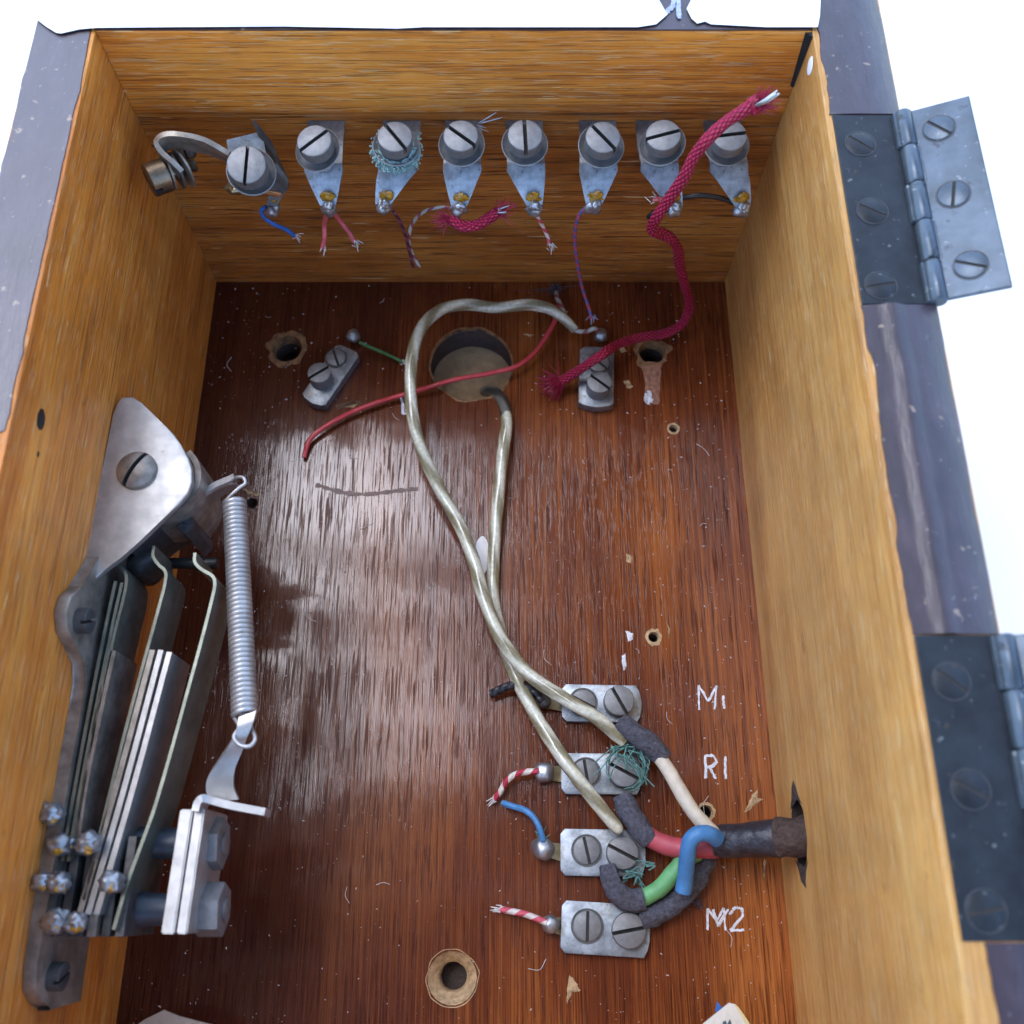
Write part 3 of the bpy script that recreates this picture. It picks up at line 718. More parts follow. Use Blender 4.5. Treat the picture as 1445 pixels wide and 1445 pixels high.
bm = bmesh.new(); tuft(bm, aty(676,178,12.9), (.6,-.2,.5), 5, .35, .01, .5, 5); put('loose_strand', bm, 'solder', t3, kind='stuff')

# ------------------------------------------------------------------ bent contact bracket at the far left
cb = thing('contact_bracket', 'tarnished bent contact strip with clamp screw and brown side screw in the far corner', 'bracket', A(345,235,5.0))
bm = bmesh.new()
ribbon(bm, [A(330,226,5.2), A(296,208,5.4), A(262,200,5.55), A(238,198,5.6), A(226,206,5.55), A(229,220,5.45), A(243,233,5.35), A(256,246,5.2)],
       [(0,-.2,.56),(0,-.2,.60),(0,-.18,.56),(0,-.16,.46),(0,-.14,.38),(.10,-.12,.34),(.14,-.12,.30),(.14,-.12,.30)], .09, 4)
put('contact_strip', bm, 'nickel_dull', cb, angle=40)
# bent plate under the clamp screw and its dark right leg
bm = bmesh.new(); c = A(345,212,5.2)
ribbon(bm, [A(345,192,5.25), A(350,222,5.05), A(352,246,4.95)], [(.62,.22,-.02),(.66,.10,-.02),(.62,.05,0)], .08)
put('clamp_plate', bm, 'zinc', cb)
bm = bmesh.new()
ribbon(bm, [A(370,186,5.25), A(381,212,5.0), A(396,240,4.7), A(398,256,4.5), A(390,272,4.3), A(383,290,4.1)], [(.22,-.10,-.42),(.22,-.10,-.40),(.16,-.10,-.34),(.22,-.1,-.2),(.24,0,-.08),(.18,0,-.05)], .07, 3)
put('side_leg', bm, 'steel_dark', cb)
mh = frame(A(349,232,5.45)-Vector((0,0,.18)), (.05,-.32,1), (math.cos(R(-4)), math.sin(R(-4)), 0))
bm = bmesh.new(); screw_head(bm, mh, .345, .30, .06, .11); lathe(bm, [(.13,-.35),(.13,.01)], mh, 16); put('screw', bm, 'zinc_screw', cb)
bm = bmesh.new(); lathe(bm, [(.14,-.06),(.33,-.09),(.42,-.01),(.44,.04),(.42,.05),(.39,.01),(.3,-.04),(.14,-.02)], frame(A(353,238,5.3)-Vector((0,0,.1)), (.22,-.35,1)), 34); put('cup_washer', bm, 'zinc_screw', cb, angle=50)
mh = frame(A(235,246,5.15), (-.80,-.52,.12), (.3,.2,.9))
bm = bmesh.new(); screw_head(bm, mh, .30, .34, .085, .14, n=14); lathe(bm, [(.12,-.55),(.14,-.5),(.11,-.45),(.14,-.4),(.11,-.35),(.14,-.3),(.11,-.25),(.14,-.2),(.12,-.1),(.12,.01)], mh, 18)
put('side_screw', bm, 'nickel_brown', cb, 'brownish slotted screw pointing sideways')
for k, d in enumerate((-.10,-.22,-.34)):
    bm = bmesh.new(); lathe(bm, [(.15,0),(.29+.03*k,0),(.30+.03*k,.04),(.15,.04)], mh @ Matrix.Translation((0,0,d)) @ Matrix.Rotation(.12*(k-1), 4, 'X'), 28); put('washer', bm, ['nickel_dull','steel_dark','nickel_dull'][k], cb)
mh = frame(aty(264,212,13.0), (0,-.75,.66), (.9,.1,.2)); bm = bmesh.new(); screw_head(bm, mh, .185, .16, .045, .10, dome=True); put('round_screw', bm, 'steel_dark', cb)
bm = bmesh.new(); tube(bm, [A(348,263,4.95), A(365,268,4.85), A(396,274,4.6)], .035, 8); tube(bm, [A(342,266,4.95), A(370,271,4.82), A(394,277,4.6)], .03, 8); put('copper_link', bm, 'copper', cb)
bm = bmesh.new(); tube(bm, [A(322,262,5.0), A(328,268,4.9), A(338,268,4.9)], .09, 10, 4); put('clamp_foot', bm, 'brass', cb)
bm = bmesh.new(); blob(bm, A(384,297,4.0), .13, .5, 5); put('solder_joint', bm, 'solder', cb)
bm = bmesh.new(); blob(bm, A(387,284,4.15), .09, .6, 8, (1,.5,1)); put('flux_residue', bm, 'flux', cb)
stub(cb, [A(376,292,4.05), A(369,297,3.95), A(373,307,3.8), A(388,317,3.6), A(404,324,3.4), A(416,333,3.2)], .045, 'blue_wire', 'short cut blue wire')

# ------------------------------------------------------------------ terminals on the red board
def arcpoly(A_, B_, wd, curve_a=0, curve_b=.1, cut=.08):
    """outline of a plate from A_ to B_ (XY), width wd, end B bulging by curve_b"""
    L = (B_-A_).length; h = wd/2
    pts = [(0+cut,-h)] + [(L-curve_b*(2*abs(t))**2 if curve_b else L, h*t*2) for t in (-.5,-.35,-.2,0,.2,.35,.5)] + [(cut,h),(0,h-cut*1.2),(0-curve_a,0),(0,-h+cut*1.2)]
    return pts
def board_terminal(a, b, wd_px, s_flush, s_raised, solder, label, ang=(0,0), r=.27, rise=.24, th=.16, sr=.19, solder_mat='solder', tail=True, grp='screw terminals on the red board', curve=.1):
    z = th+.03
    A3, B3 = A(*a, z), A(*b, z); x = (B3-A3); L = x.length; m = frame((A3.x,A3.y,0.012), (0,0,1), x)
    wd = wd_px/F*(A((a[0]+b[0])/2, (a[1]+b[1])/2, z)-Vector((0,0,HC))).length*.985
    root = thing('board_terminal', label, 'terminal', (A3.x+x.x/2, A3.y+x.y/2, 0), grp)
    bm = bmesh.new(); prism(bm, arcpoly(Vector((0,0)), Vector((L,0)), wd, 0, curve), 0, th, m, .018); put('plate', bm, 'zinc', root, angle=30)
    f = A(*s_flush, z); mf = frame((f.x,f.y,th+.012), (0,0,1), (math.cos(R(ang[0])), math.sin(R(ang[0])), 0))
    bm = bmesh.new(); lathe(bm, [(r*.92,-.02),(r*.95,.016),(r*1.06,.017),(r*1.08,-.02)], mf, 34); put('countersink_edge', bm, 'steel_dark', root)
    bm = bmesh.new(); screw_head(bm, mf, r*.92, .045, .058, .035, base=-.06); put('screw', bm, 'zinc_screw', root, 'flush countersunk screw')
    g = A(*s_raised, z+rise); mg = frame((g.x,g.y,th+.02), (0,0,1), (math.cos(R(ang[1])), math.sin(R(ang[1])), 0))
    bm = bmesh.new(); screw_head(bm, mg, r*1.08, rise, .065, .11); put('screw', bm, 'zinc_screw', root, 'raised cheese-head screw')
    if solder:
        s = A(*solder, .22); e = m @ Vector((0,0,.06)); d = (e-s)
        if tail:
            bm = bmesh.new(); q = Vector((-d.y,d.x,0)).normalized()*.24; ribbon(bm, [s+Vector((0,0,-.1)), e+d.normalized()*.05], [q, q*1.3], .06); put('tail', bm, 'brass', root)
        bm = bmesh.new(); blob(bm, s, sr, .22, solder[0], (1,1,.95)); put('solder_joint', bm, solder_mat, root)
    return root
bt1 = board_terminal((793,991), (906,993), 52, (823,991), (874,988), (766,989), 'screw terminal beside the handwritten M1, with a black wire stub', (62,28), sr=.16, solder_mat='steel_dark')
bt2 = board_terminal((792,1091), (906,1092), 55, (827,1090), (881,1088), (768,1090), 'screw terminal beside the handwritten R1, wrapped in green strands', (8,62))
bt3 = board_terminal((791,1202), (912,1204), 60, (828,1200), (879,1203), (767,1197), 'screw terminal between the handwritten R1 and M2, with a blue wire on its solder', (12,63), sr=.21)
bt4 = board_terminal((792,1307), (918,1315), 64, (829,1307), (888,1313), (777,1304), 'screw terminal at the bottom beside the handwritten M2', (-3,-80), r=.28, rise=.2, sr=.16)
bt5 = board_terminal((492,491), (439,568), 38, (474,505), (450,525), (498,474), 'small tilted screw terminal upper left with a short green wire', (20,-55), r=.235, rise=.34, th=.24, sr=.16, tail=False)
bt6 = board_terminal((843,489), (841,574), 49, (845,512), (846,538), (848,473), 'small upright screw terminal under the crimson cord, left of the torn hole', (45,50), r=.25, rise=.36, th=.24, sr=.17, tail=False)
stub(bt1, [A(765,989,.3), A(752,974,.35), A(738,967,.35), A(716,969,.3), A(692,980,.2)], .085, 'black_tape', 'thick black wire stub', None)
bm = bmesh.new(); tuft(bm, A(568,511,.1), (1,-.5,0), 6, .10, .008, .5, 4); 
g = stub(bt5, [A(507,483,.3), A(525,491,.25), A(548,501,.15), A(568,511,.1)], .036, 'green_wire', 'short cut green wire'); put('bare_end', bm, 'white_fibre', g, kind='stuff')
# brass cup of bt2 and bt3
bm = bmesh.new(); tuft(bm, A(765,1182,.35), (-.2,.8,.3), 14, .2, .008, .8, 14); put('loose_strand', bm, 'verdigris_wire', bt3, kind='stuff')

# ------------------------------------------------------------------ loose wires
def wire(name, label, pts, r, mat, cat='wire', segs=12, sub=8, group=None, **k):
    P = [A(*p) for p in pts]; bm = bmesh.new(); tube(bm, P, r, segs, sub, jitter=.12, **k)
    o = put(name, bm, mat, None, origin=P[0]); return tag(o, label, cat, group)
wire('thin_wire', 'dark plum wire hanging from the corroded terminal', [(555,298,4.25),(564,312,3.9),(573,335,3.3),(579,360,2.7),(583,377,2.3)], .034, 'plum')
wire('thin_wire', 'grey striped wire arching from the frayed braid terminal down to the left', [(640,293,4.25),(618,293,4.2),(598,299,4.0),(583,314,3.6),(577,335,3.2),(581,355,2.7),(592,377,2.3)], .034, 'grey_stripe')
wire('thin_wire', 'blue and red striped wire running from the far wall down to the board', [(835,291,4.28),(822,297,4.15),(813,315,3.7),(811,340,3.0),(815,372,2.2),(822,408,1.2),(830,432,.8),(835,450,.62)], .036, 'blue_red')
wire('black_wire', 'black wire linking the last two terminals by the right wall', [(962,279,4.55),(985,276,4.6),(1010,278,4.55),(1030,284,4.45),(1046,290,4.35)], .05, 'black_plastic')
wire('red_wire', 'long thin red wire lying across the large hole', [(787,432,.35),(783,452,.35),(770,476,.3),(752,500,.28),(728,517,.3),(690,527,.28),(640,536,.28),(590,551,.2),(545,564,.16),(500,580,.16),(462,600,.16),(440,617,.14),(433,630,.12),(429,646,.08)], .052, 'red_wire')
wire('blue_wire', 'short light blue wire on the solder below the red and white wire', [(709,1133,.2),(722,1137,.28),(742,1144,.35),(755,1156,.4),(763,1173,.4),(766,1186,.35)], .058, 'blue_rubber')
def striped(label, pts, mat):
    o = wire('striped_wire', label, pts, .058, mat)
    P = A(*pts[0]); bm = bmesh.new(); tuft(bm, P, P-A(*pts[1]), 10, .14, .012, .35, 8); put('bare_end', bm, 'white_fibre', o, kind='stuff')
striped('red and white striped wire curving left from the R1 terminal solder', [(698,1127,.12),(706,1117,.2),(716,1101,.28),(732,1091,.33),(760,1088,.35)], 'red_white')
striped('pink and white striped wire left of the bottom terminal', [(706,1283,.1),(722,1286,.16),(742,1290,.22),(764,1299,.28),(772,1303,.3)], 'pink_white')
# knot of thin braid at the top of the board
bm = bmesh.new(); tube(bm, [A(785,409,.1), A(786,420,.3), A(793,434,.4), A(802,455,.35), A(812,466,.3), A(826,468,.4), A(838,464,.55), A(846,468,.4)], .05, 10, 8)
o = tag(put('striped_wire', bm, 'grey_stripe', None, origin=A(785,409,.1)), 'grey and red wire from the small black knot at the far edge', 'wire')
bm = bmesh.new(); tuft(bm, A(784,409,.12), (0,0,1), 26, .22, .012, 1.6, 9); blob(bm, A(784,409,.06), .11, .5, 3); put('knot', bm, 'black_cloth', o, kind='stuff')
bm = bmesh.new(); tuft(bm, A(835,447,.6), (.2,-1,.3), 12, .16, .012, .8, 11); tag(put('frayed_thread', bm, 'chalk_blue', None, origin=A(835,447,.6)), 'pale blue frayed thread above the upright terminal solder', 'thread')
bm = bmesh.new(); rn = random.Random(9)
for k in range(4): tube(bm, [A(784,409,.1), A(784+rn.uniform(-30,30), 409+rn.uniform(-8,6), .25), A(784+rn.uniform(-60,45), 409+rn.uniform(-8,16), .15)], .006, 4, 6)
tag(put('loose_hair', bm, 'black_cloth', None, origin=A(784,409,.1)), 'fine dark hairs round the knot at the far edge', 'hair')

# short frayed piece of crimson braid
o = wire('crimson_braid', 'short frayed piece of crimson braid under the third terminal from the left', [(634,308,4.3),(652,319,4.2),(672,318,4.2),(690,308,4.3),(702,299,4.4)], .105, 'crimson_braid', 'cord', 14)
bm = bmesh.new(); tuft(bm, A(634,310,4.3), (-1,-.1,.1), 40, .3, .012, .7, 21); tuft(bm, A(702,299,4.4), (1,.4,.1), 40, .3, .012, .8, 22); put('frayed_end', bm, 'fray', o, kind='stuff')
bm = bmesh.new(); tuft(bm, A(704,297,4.45), (1,.2,.3), 6, .2, .014, .4, 23); put('bare_end', bm, 'solder', o, kind='stuff')
# long crimson cord
cp = [(1066,148,6.7),(1048,157,6.65),(1025,172,6.55),(1000,195,6.4),(980,220,6.1),(965,250,5.7),(945,280,5.2),(929,303,4.8),(921,318,4.4),(922,327,4.2),(934,330,3.95),(948,338,3.7),(957,354,3.2),(960,378,2.5),(967,405,1.8),(973,430,1.0),(964,455,.5),(940,470,.32),(905,476,.35),(872,486,.6),(850,500,.95),(825,517,.75),(803,531,.45),(792,537,.35)]
P = [A(*p) for p in cp]; bm = bmesh.new(); tube(bm, P, .105, 16, 10, rf=lambda t: 1+.05*math.sin(t*60), jitter=.10)
o = tag(put('crimson_lead', bm, 'crimson_braid', None, origin=P[-1]), 'long crimson braided cord rising from the upright terminal to the far right corner', 'cord')
bm = bmesh.new(); tuft(bm, P[0], P[0]-P[1]+Vector((0,0,.02)), 60, .32, .016, .65, 31); blob(bm, P[0], .15, .6, 5, fr=4); put('frayed_end', bm, 'fray', o, label='frayed upper end', kind='stuff')
bm = bmesh.new(); tuft(bm, P[-1], P[-1]-P[-2], 120, .42, .016, .75, 32); put('frayed_end', bm, 'fray', o, label='frayed lower end', kind='stuff')
bm = bmesh.new(); tuft(bm, P[-1]+(P[-1]-P[-2]).normalized()*.12, P[-1]-P[-2], 30, .22, .014, .5, 33); put('inner_threads', bm, 'white_fibre', o, kind='stuff')
bm = bmesh.new()
for dx, dy in ((0,0),(3,2),(-2,2)): tube(bm, [A(1064,150,6.75), A(1078+dx,142+dy,6.9), A(1097+dx,128+dy*2,7.05)], [.03,.026,.02], 6, 4)
put('bare_wires', bm, 'solder', o, kind='stuff')

# cream twisted cords
cordA = [(812,466,.30),(796,450,.42),(775,436,.55),(745,430,.62),(700,434,.6),(660,430,.7),(625,436,.85),(598,458,1.0),(583,495,1.05),(579,540,1.0),(583,590,.9),(597,640,.75),(620,690,.6),(648,740,.55),(668,790,.6),(682,840,.62),(706,900,.62),(745,950,.62),(795,985,.68),(840,1012,.7),(868,1036,.62),(880,1048,.55)]
cordB = [(683,552,-.55),(690,551,-.30),(702,556,.02),(711,570,.25),(715,595,.35),(711,630,.36),(705,680,.34),(700,740,.3),(696,800,.25),(697,850,.22),(710,905,.22),(730,960,.3),(762,1020,.55),(800,1078,.68),(840,1130,.7),(868,1165,.6),(874,1172,.55)]
PA = [A(*p) for p in cordA]; bm = bmesh.new(); tube(bm, PA, [.09,.12]+[.132]*18+[.12,.10], 16, 10, jitter=.08)
tag(put('cream_flex', bm, 'cream_cord', None, origin=PA[-1]), 'translucent cream twisted cord looping round the large hole to the R1 terminal', 'cord')
PB = [A(*p) for p in cordB]; bm = bmesh.new(); tube(bm, PB[3:], [.125]+[.13]*12+[.12,.09], 16, 10, jitter=.08)
o = tag(put('cream_flex', bm, 'cream_cord', None, origin=PB[-1]), 'translucent cream cord coming out of the large hole, straighter than the loop', 'cord')
bm = bmesh.new(); tube(bm, PB[:5], [.11,.12,.126,.13,.128], 16, 10); put('grey_end', bm, 'grey_cord', o, 'grey part of the cord in the hole')  # darker grey stretch of the cord at the hole

# ------------------------------------------------------------------ flex cable with its cores
fc = thing('flex_cable', 'thick black cable coming through the right wall with cream, red, blue and green cores', 'cable', A(1010,1185,.6))
hwp = Vector((XR+.5, hw.y+.02, hw.z+.05))
bm = bmesh.new(); tube(bm, [A(1008,1187,.80), A(1040,1186,.95), A(1075,1184,1.15), A(1105,1182,1.3)], [.27,.30,.31,.32], 22, 8, jitter=.10); put('sheath', bm, 'sheath', fc)
bm = bmesh.new(); tube(bm, [A(1098,1182,1.27), A(1122,1181,1.42), hwp, hwp+Vector((.4,0,.1))], [.335,.34,.33,.3], 22, 8, jitter=.14); put('cloth_binding', bm, 'sheath_brown', fc)
def core(pts, r, mat, lab, name='core', jit=0):
    bm = bmesh.new(); tube(bm, [A(*p) for p in pts], r, 16, 8, jitter=jit or .07); return put(name, bm, mat, fc, lab)
core([(1010,1178,.95),(996,1166,1.0),(978,1145,.95),(962,1120,.85),(948,1095,.7),(936,1076,.6),(925,1062,.5)], .135, 'cream', 'cream core')
core([(1012,1196,.75),(985,1198,.72),(960,1197,.65),(938,1192,.55),(920,1183,.5),(905,1172,.45)], .175, 'red_rubber', 'red core')
core([(1012,1184,1.15),(1000,1177,1.30),(985,1177,1.35),(974,1188,1.3),(970,1210,1.15),(967,1240,.9),(964,1258,.8)], .145, 'blue_rubber', 'blue core, cut at its end')
core([(985,1203,.65),(968,1212,.62),(950,1232,.58),(930,1254,.5),(905,1268,.42),(895,1270,.38)], .15, 'green_rubber', 'green core')
core([(1000,1200,.45),(990,1225,.4),(975,1252,.35),(950,1275,.32),(925,1290,.3),(905,1296,.25)], .19, 'black_cloth', 'dark cloth sleeve to the bottom terminal', 'cloth_sleeve', .25)
core([(875,1018,.62),(890,1030,.65),(910,1045,.62),(928,1061,.55),(938,1072,.55)], [.19,.2,.21,.2,.17], 'black_cloth', 'dark cloth sleeve below the M1 terminal', 'cloth_sleeve', .2)
core([(880,1126,.40),(885,1142,.48),(896,1160,.5),(910,1178,.52),(916,1184,.5)], [.19,.2,.2,.2,.19], 'black_cloth', 'dark cloth sleeve above the red core', 'cloth_sleeve', .2)
core([(857,1222,.40),(861,1240,.45),(872,1260,.45),(890,1271,.42),(908,1268,.42)], [.16,.18,.2,.2,.2], 'black_cloth', 'dark cloth sleeve on the green core', 'cloth_sleeve', .2)
bm = bmesh.new(); tuft(bm, A(982,1272,.2), (.3,-.4,0), 16, .2, .012, 1.3, 41); tuft(bm, A(990,1190,.6), (0,-1,-.3), 60, .35, .014, 1.2, 42); put('loose_fluff', bm, 'black_cloth', fc, kind='stuff')
# green strands round the R1 screw and under the third one
bm = bmesh.new(); rn = random.Random(12); c = A(884,1083,.5)
for k in range(30):
    a0 = rn.uniform(-1.9, 1.9); n_ = rn.randint(3,6); rr0 = rn.uniform(.30,.40)
    pts = [c+Vector((math.cos(a0+j*.38)*rr0*rn.uniform(.92,1.1), math.sin(a0+j*.38)*rr0*rn.uniform(.95,1.2), rn.uniform(-.18,.12))) for j in range(n_)]
    tube(bm, pts, .010, 4, 5)
for k in range(14):
    c0 = A(865+rn.uniform(-4,34), 1052+rn.uniform(-6,18), .55); d = Vector((rn.uniform(-.5,.5), -rn.uniform(.1,.6), rn.uniform(-.1,.1)))
    tube(bm, [c0, c0+d*.5+Vector((rn.uniform(-.1,.1),0,.06)), c0+d], .012, 4, 5)
o = tag(put('copper_strands', bm, 'verdigris_wire', None, origin=c), 'tangle of green corroded copper strands round the R1 screw', 'wire strands')
bm = bmesh.new(); c = A(888,1236,.2)
for k in range(12):
    q = c+Vector((rn.uniform(-.25,.3), rn.uniform(-.2,.25), rn.uniform(0,.25))); tube(bm, [q, q+Vector((rn.uniform(-.2,.2), rn.uniform(-.2,.2), .05)), q+Vector((rn.uniform(-.25,.25), rn.uniform(-.25,.1), 0))], .013, 4, 5)
tag(put('copper_strands', bm, 'verdigris_wire', None, origin=c), 'small curl of green copper strands below the screw of the third terminal', 'wire strands')

# ------------------------------------------------------------------ hinges on the right rim
def hinge(label):
    root = thing('hinge', label, 'hinge', (XR+1.15, 9.82, 7.14), 'blued steel hinges on the right rim')
    y0, y1 = 8.05, 11.6; ax = Vector((6.20, 0, 7.17)); rb = .135
    bm = bmesh.new(); box(bm, (XR+.10,y0,7.075), (ax.x-.06,y1,7.128), bev=.012); put('rim_leaf', bm, 'hinge_dark', root, 'leaf screwed into the rim', smooth=False)
    tl = R(22); d = Vector((math.cos(tl), 0, math.sin(tl))); nn = Vector((-d.z, 0, d.x))
    m = Matrix(((d.x,0,nn.x,ax.x),(0,1,0,0),(d.z,0,nn.z,ax.z),(0,0,0,1)))
    bm = bmesh.new(); box(bm, (.06,y0+.02,-.05), (.97,y1-.02,.02), m, .02); put('open_leaf', bm, 'blue_steel', root, 'free leaf tilted outwards', smooth=False)
    n = 5; L = (y1-y0)/n
    for k in range(n):
        bm = bmesh.new(); lathe(bm, [(rb*.85,0),(rb,.03),(rb,L-.045),(rb*.85,L-.015)], frame((ax.x, y0+k*L, ax.z), (0,1,0)), 22)
        # the wrap of this knuckle towards its leaf
        if k % 2 == 0: box(bm, (ax.x-.17, y0+k*L+.005, 7.09), (ax.x-.02, y0+(k+1)*L-.02, 7.20), bev=.03)
        else: box(bm, (.02, y0+k*L+.005, -.03), (.16, y0+(k+1)*L-.02, .03), m, .01)
        put('knuckle', bm, 'blue_steel', root)
    for j, (px, py, an) in enumerate(((1214,203,50),(1231,298,60),(1243,403,10))):
        q = A(px,py,7.13); mf = frame((q.x,q.y,7.128), (0,0,1), (math.cos(R(an+90 if j==2 else an)), math.sin(R(an+90 if j==2 else an)), 0))
        bm = bmesh.new(); screw_head(bm, mf, .225, .018, .05, .014, base=-.03); s_ = put('screw', bm, 'hinge_dark', root)
        bm = bmesh.new(); lathe(bm, [(.225,-.01),(.228,.012),(.243,.012),(.246,-.01)], mf, 30); put('countersink_edge', bm, 'insul', s_)
    for j, (x_, yy, an) in enumerate(((.46,11.1,40),(.47,9.83,-12),(.50,8.55,62))):
        mf = m @ Matrix.Translation((x_,yy,.021)) @ Matrix.Rotation(R(an), 4, 'Z')
        bm = bmesh.new(); screw_head(bm, mf, .225, .026, .05, .02, base=-.03); s_ = put('screw', bm, 'blue_steel', root)
        bm = bmesh.new(); lathe(bm, [(.23,-.01),(.232,.006),(.25,.006),(.252,-.01)], mf, 30); put('countersink_edge', bm, 'insul', s_)
    return root
def copy_tree(o, parent=None):
    c = o.copy(); C.objects.link(c); c.parent = parent
    for ch in list(o.children): copy_tree(ch, c)
    return c
h1 = hinge('blued steel hinge on the right rim near the far corner, both leaves in view')
h2 = copy_tree(h1); h2.location.y -= 8.49; h2['label'] = 'blued steel hinge at the near end of the right rim, its free leaf cut off'

# ------------------------------------------------------------------ switch mechanism on the left wall
sw = thing('cradle_switch', 'metal switch mechanism with leaf springs and a coil spring on the left wall', 'switch', (XL, 2, 2.5))
x0 = XL
# base plate against the wall, outline in (y, z)
def yz(px, py): v = atx(px, py, x0+.01); return (v.y, v.z)
out_ = [yz(*p) for p in ((97,829),(82,842),(76,864),(78,890),(90,912),(103,935),(104,965),(98,1000),(86,1060),(74,1130),(62,1190),(52,1250),(42,1310),(33,1360),(31,1395),(40,1416),(56,1420))]
yA = out_[0][0]; poly = out_+[(out_[-1][0]-.05, 3.3), (out_[-1][0]-.02, 2.2), (5.6, 2.2), (5.6, 3.9), (yA+.1, 4.5)]
bm = bmesh.new(); mt = Matrix(((0,0,1,x0+.005),(1,0,0,0),(0,1,0,0),(0,0,0,1)))
prism(bm, poly, 0, .20, mt, .03); put('base_plate', bm, 'nickel_dull', sw, angle=40)
for px, py in ((112,876),(74,1378)):
    q = atx(px, py, x0+.22); bm = bmesh.new(); screw_head(bm, frame((x0+.2,q.y,q.z), (1,0,0), (0,1,.4)), .2, .2, .05, .08); put('stud', bm, 'insul', sw)
# upper flange plate (parallel to the board)
zf = 4.15
def fl(pix, z, th, mat, name, lab=None, bev=.03):
    bm = bmesh.new(); ps = [A(x,y,z) for x,y in pix]; prism(bm, [(p.x,p.y) for p in ps], z-th, z, None, bev, 3); return put(name, bm, mat, sw, lab, angle=40)
fl([(160,583),(165,568),(172,560),(188,560),(200,569),(226,594),(245,612),(256,629),(266,646),(271,663),(271,680),(265,696),(253,711),(235,727),(200,761),(172,786),(150,802),(136,815),(124,823),(117,815),(117,795),(133,720),(148,645)], zf, .12, 'nickel', 'top_flange', 'bright rounded triangular plate')
fl([(160,615),(172,600),(222,612),(252,642),(266,668),(262,700),(236,730),(190,765),(140,785),(122,770)], zf-.55, .10, 'steel_dark', 'lower_flange')
bm = bmesh.new(); box(bm, (x0+.01, 4.2, 2.6), (x0+.10, 8.0, zf-.13), bev=.01); put('wall_flange', bm, 'steel_dark', sw)
sc_ = A(194,665,zf); bm = bmesh.new(); screw_head(bm, frame((sc_.x,sc_.y,zf), (0,0,1), (math.cos(R(-28)), math.sin(R(-28)), 0)), .34, .20, .075, .155, dome=True); put('pivot_screw', bm, 'nickel_dull', sw)
# pivot barrel and lever behind the flange
b0 = A(240,690,3.0)
bm = bmesh.new(); lathe(bm, [(.30,1.7),(.58,1.72),(.62,1.8),(.62,3.25),(.57,3.33),(.3,3.34)], Matrix.Translation((b0.x,b0.y,0)), 36); put('barrel', bm, 'nickel_dull', sw)
bm = bmesh.new(); ribbon(bm, [A(226,744,3.2), A(250,742,3.2), A(272,733,3.2), A(288,716,3.2), A(294,692,3.2), A(288,668,3.2), A(276,652,3.2)], [(0,0,1.3),(0,0,1.3),(0,0,1.3),(0,0,1.3),(0,0,1.2),(0,0,1.0),(0,0,.9)], .10, 4); put('lever', bm, 'nickel_dull', sw)
bm = bmesh.new(); ribbon(bm, [A(286,697,3.4), A(305,685,3.4), A(326,676,3.4), A(331,672,3.4)], [(.05,-.14,.05),(.05,-.13,.05),(.05,-.12,.05),(.04,-.10,.05)], .06, 2)
ribbon(bm, [A(290,704,3.1), A(310,692,3.1), A(332,682,3.1)], [(0,-.1,.65),(0,-.1,.5),(0,-.1,.32)], .06, 2); put('hook_arm', bm, 'nickel', sw)
bm = bmesh.new(); ribbon(bm, [A(196,790,2.8), A(215,770,2.8), A(250,745,2.8), A(280,752,2.8), A(270,765,2.8)], [(0,0,1.2)]*5, .2, 3); put('cam_block', bm, 'insul', sw)
bm = bmesh.new(); lathe(bm, [(.09,0),(.10,.02),(.10,1.0),(.09,1.02)], frame(A(226,795,2.9), (1,0,0)), 18); lathe(bm, [(.10,0),(.15,.02),(.15,.12),(.1,.14)], frame(A(278,795,2.9), (1,0,0)), 18); put('cam_pin', bm, 'black_plastic', sw)
bm = bmesh.new(); blob(bm, A(205,800,2.7), .34, .15, 5, (1,1,1.3)); put('roller', bm, 'insul', sw)
# leaf springs (edge towards the camera, broad side upright)
zl, wl = 3.85, .95
def leafs(pix, th, mat, lab=None, z=zl, width=wl, name='leaf_spring', sub=4):
    bm = bmesh.new(); ribbon(bm, [A(x,y,z)-Vector((0,0,width/2)) for x,y in pix], [(0,0,width)]*len(pix), th, sub); return put(name, bm, mat, sw, lab, angle=40)
leafs([(163,820),(150,880),(128,990),(104,1120),(88,1215)], .05, 'leaf_metal')
leafs([(172,822),(158,885),(136,995),(112,1120),(96,1215)], .05, 'leaf_metal')
leafs([(168,797),(178,812),(175,840),(160,900),(136,1010),(118,1110),(104,1200)], .05, 'leaf_metal')
leafs([(160,918),(138,1020),(118,1120),(108,1195)], .085, 'nickel_dull', 'thick brownish stiffener', name='stiffener')
leafs([(217,770),(216,785),(224,797),(233,806),(233,822),(222,865),(200,945),(172,1050),(150,1140),(132,1215),(118,1270)], .05, 'leaf_metal', 'curled centre leaf')
for k, (a_, b_) in enumerate((((215,917),(112,1290)),((227,917),(124,1290)),((239,920),(136,1290)))):
    leafs([a_, ((a_[0]+b_[0])/2+2, (a_[1]+b_[1])/2), b_], .085, 'nickel' if k else 'nickel_dull', None, name='stiffener')
leafs([(275,780),(275,793),(284,803),(300,813),(303,826),(298,850),(284,905),(262,985),(240,1065),(218,1140),(200,1190),(180,1245),(160,1312)], .052, 'leaf_metal', 'outer curled leaf')
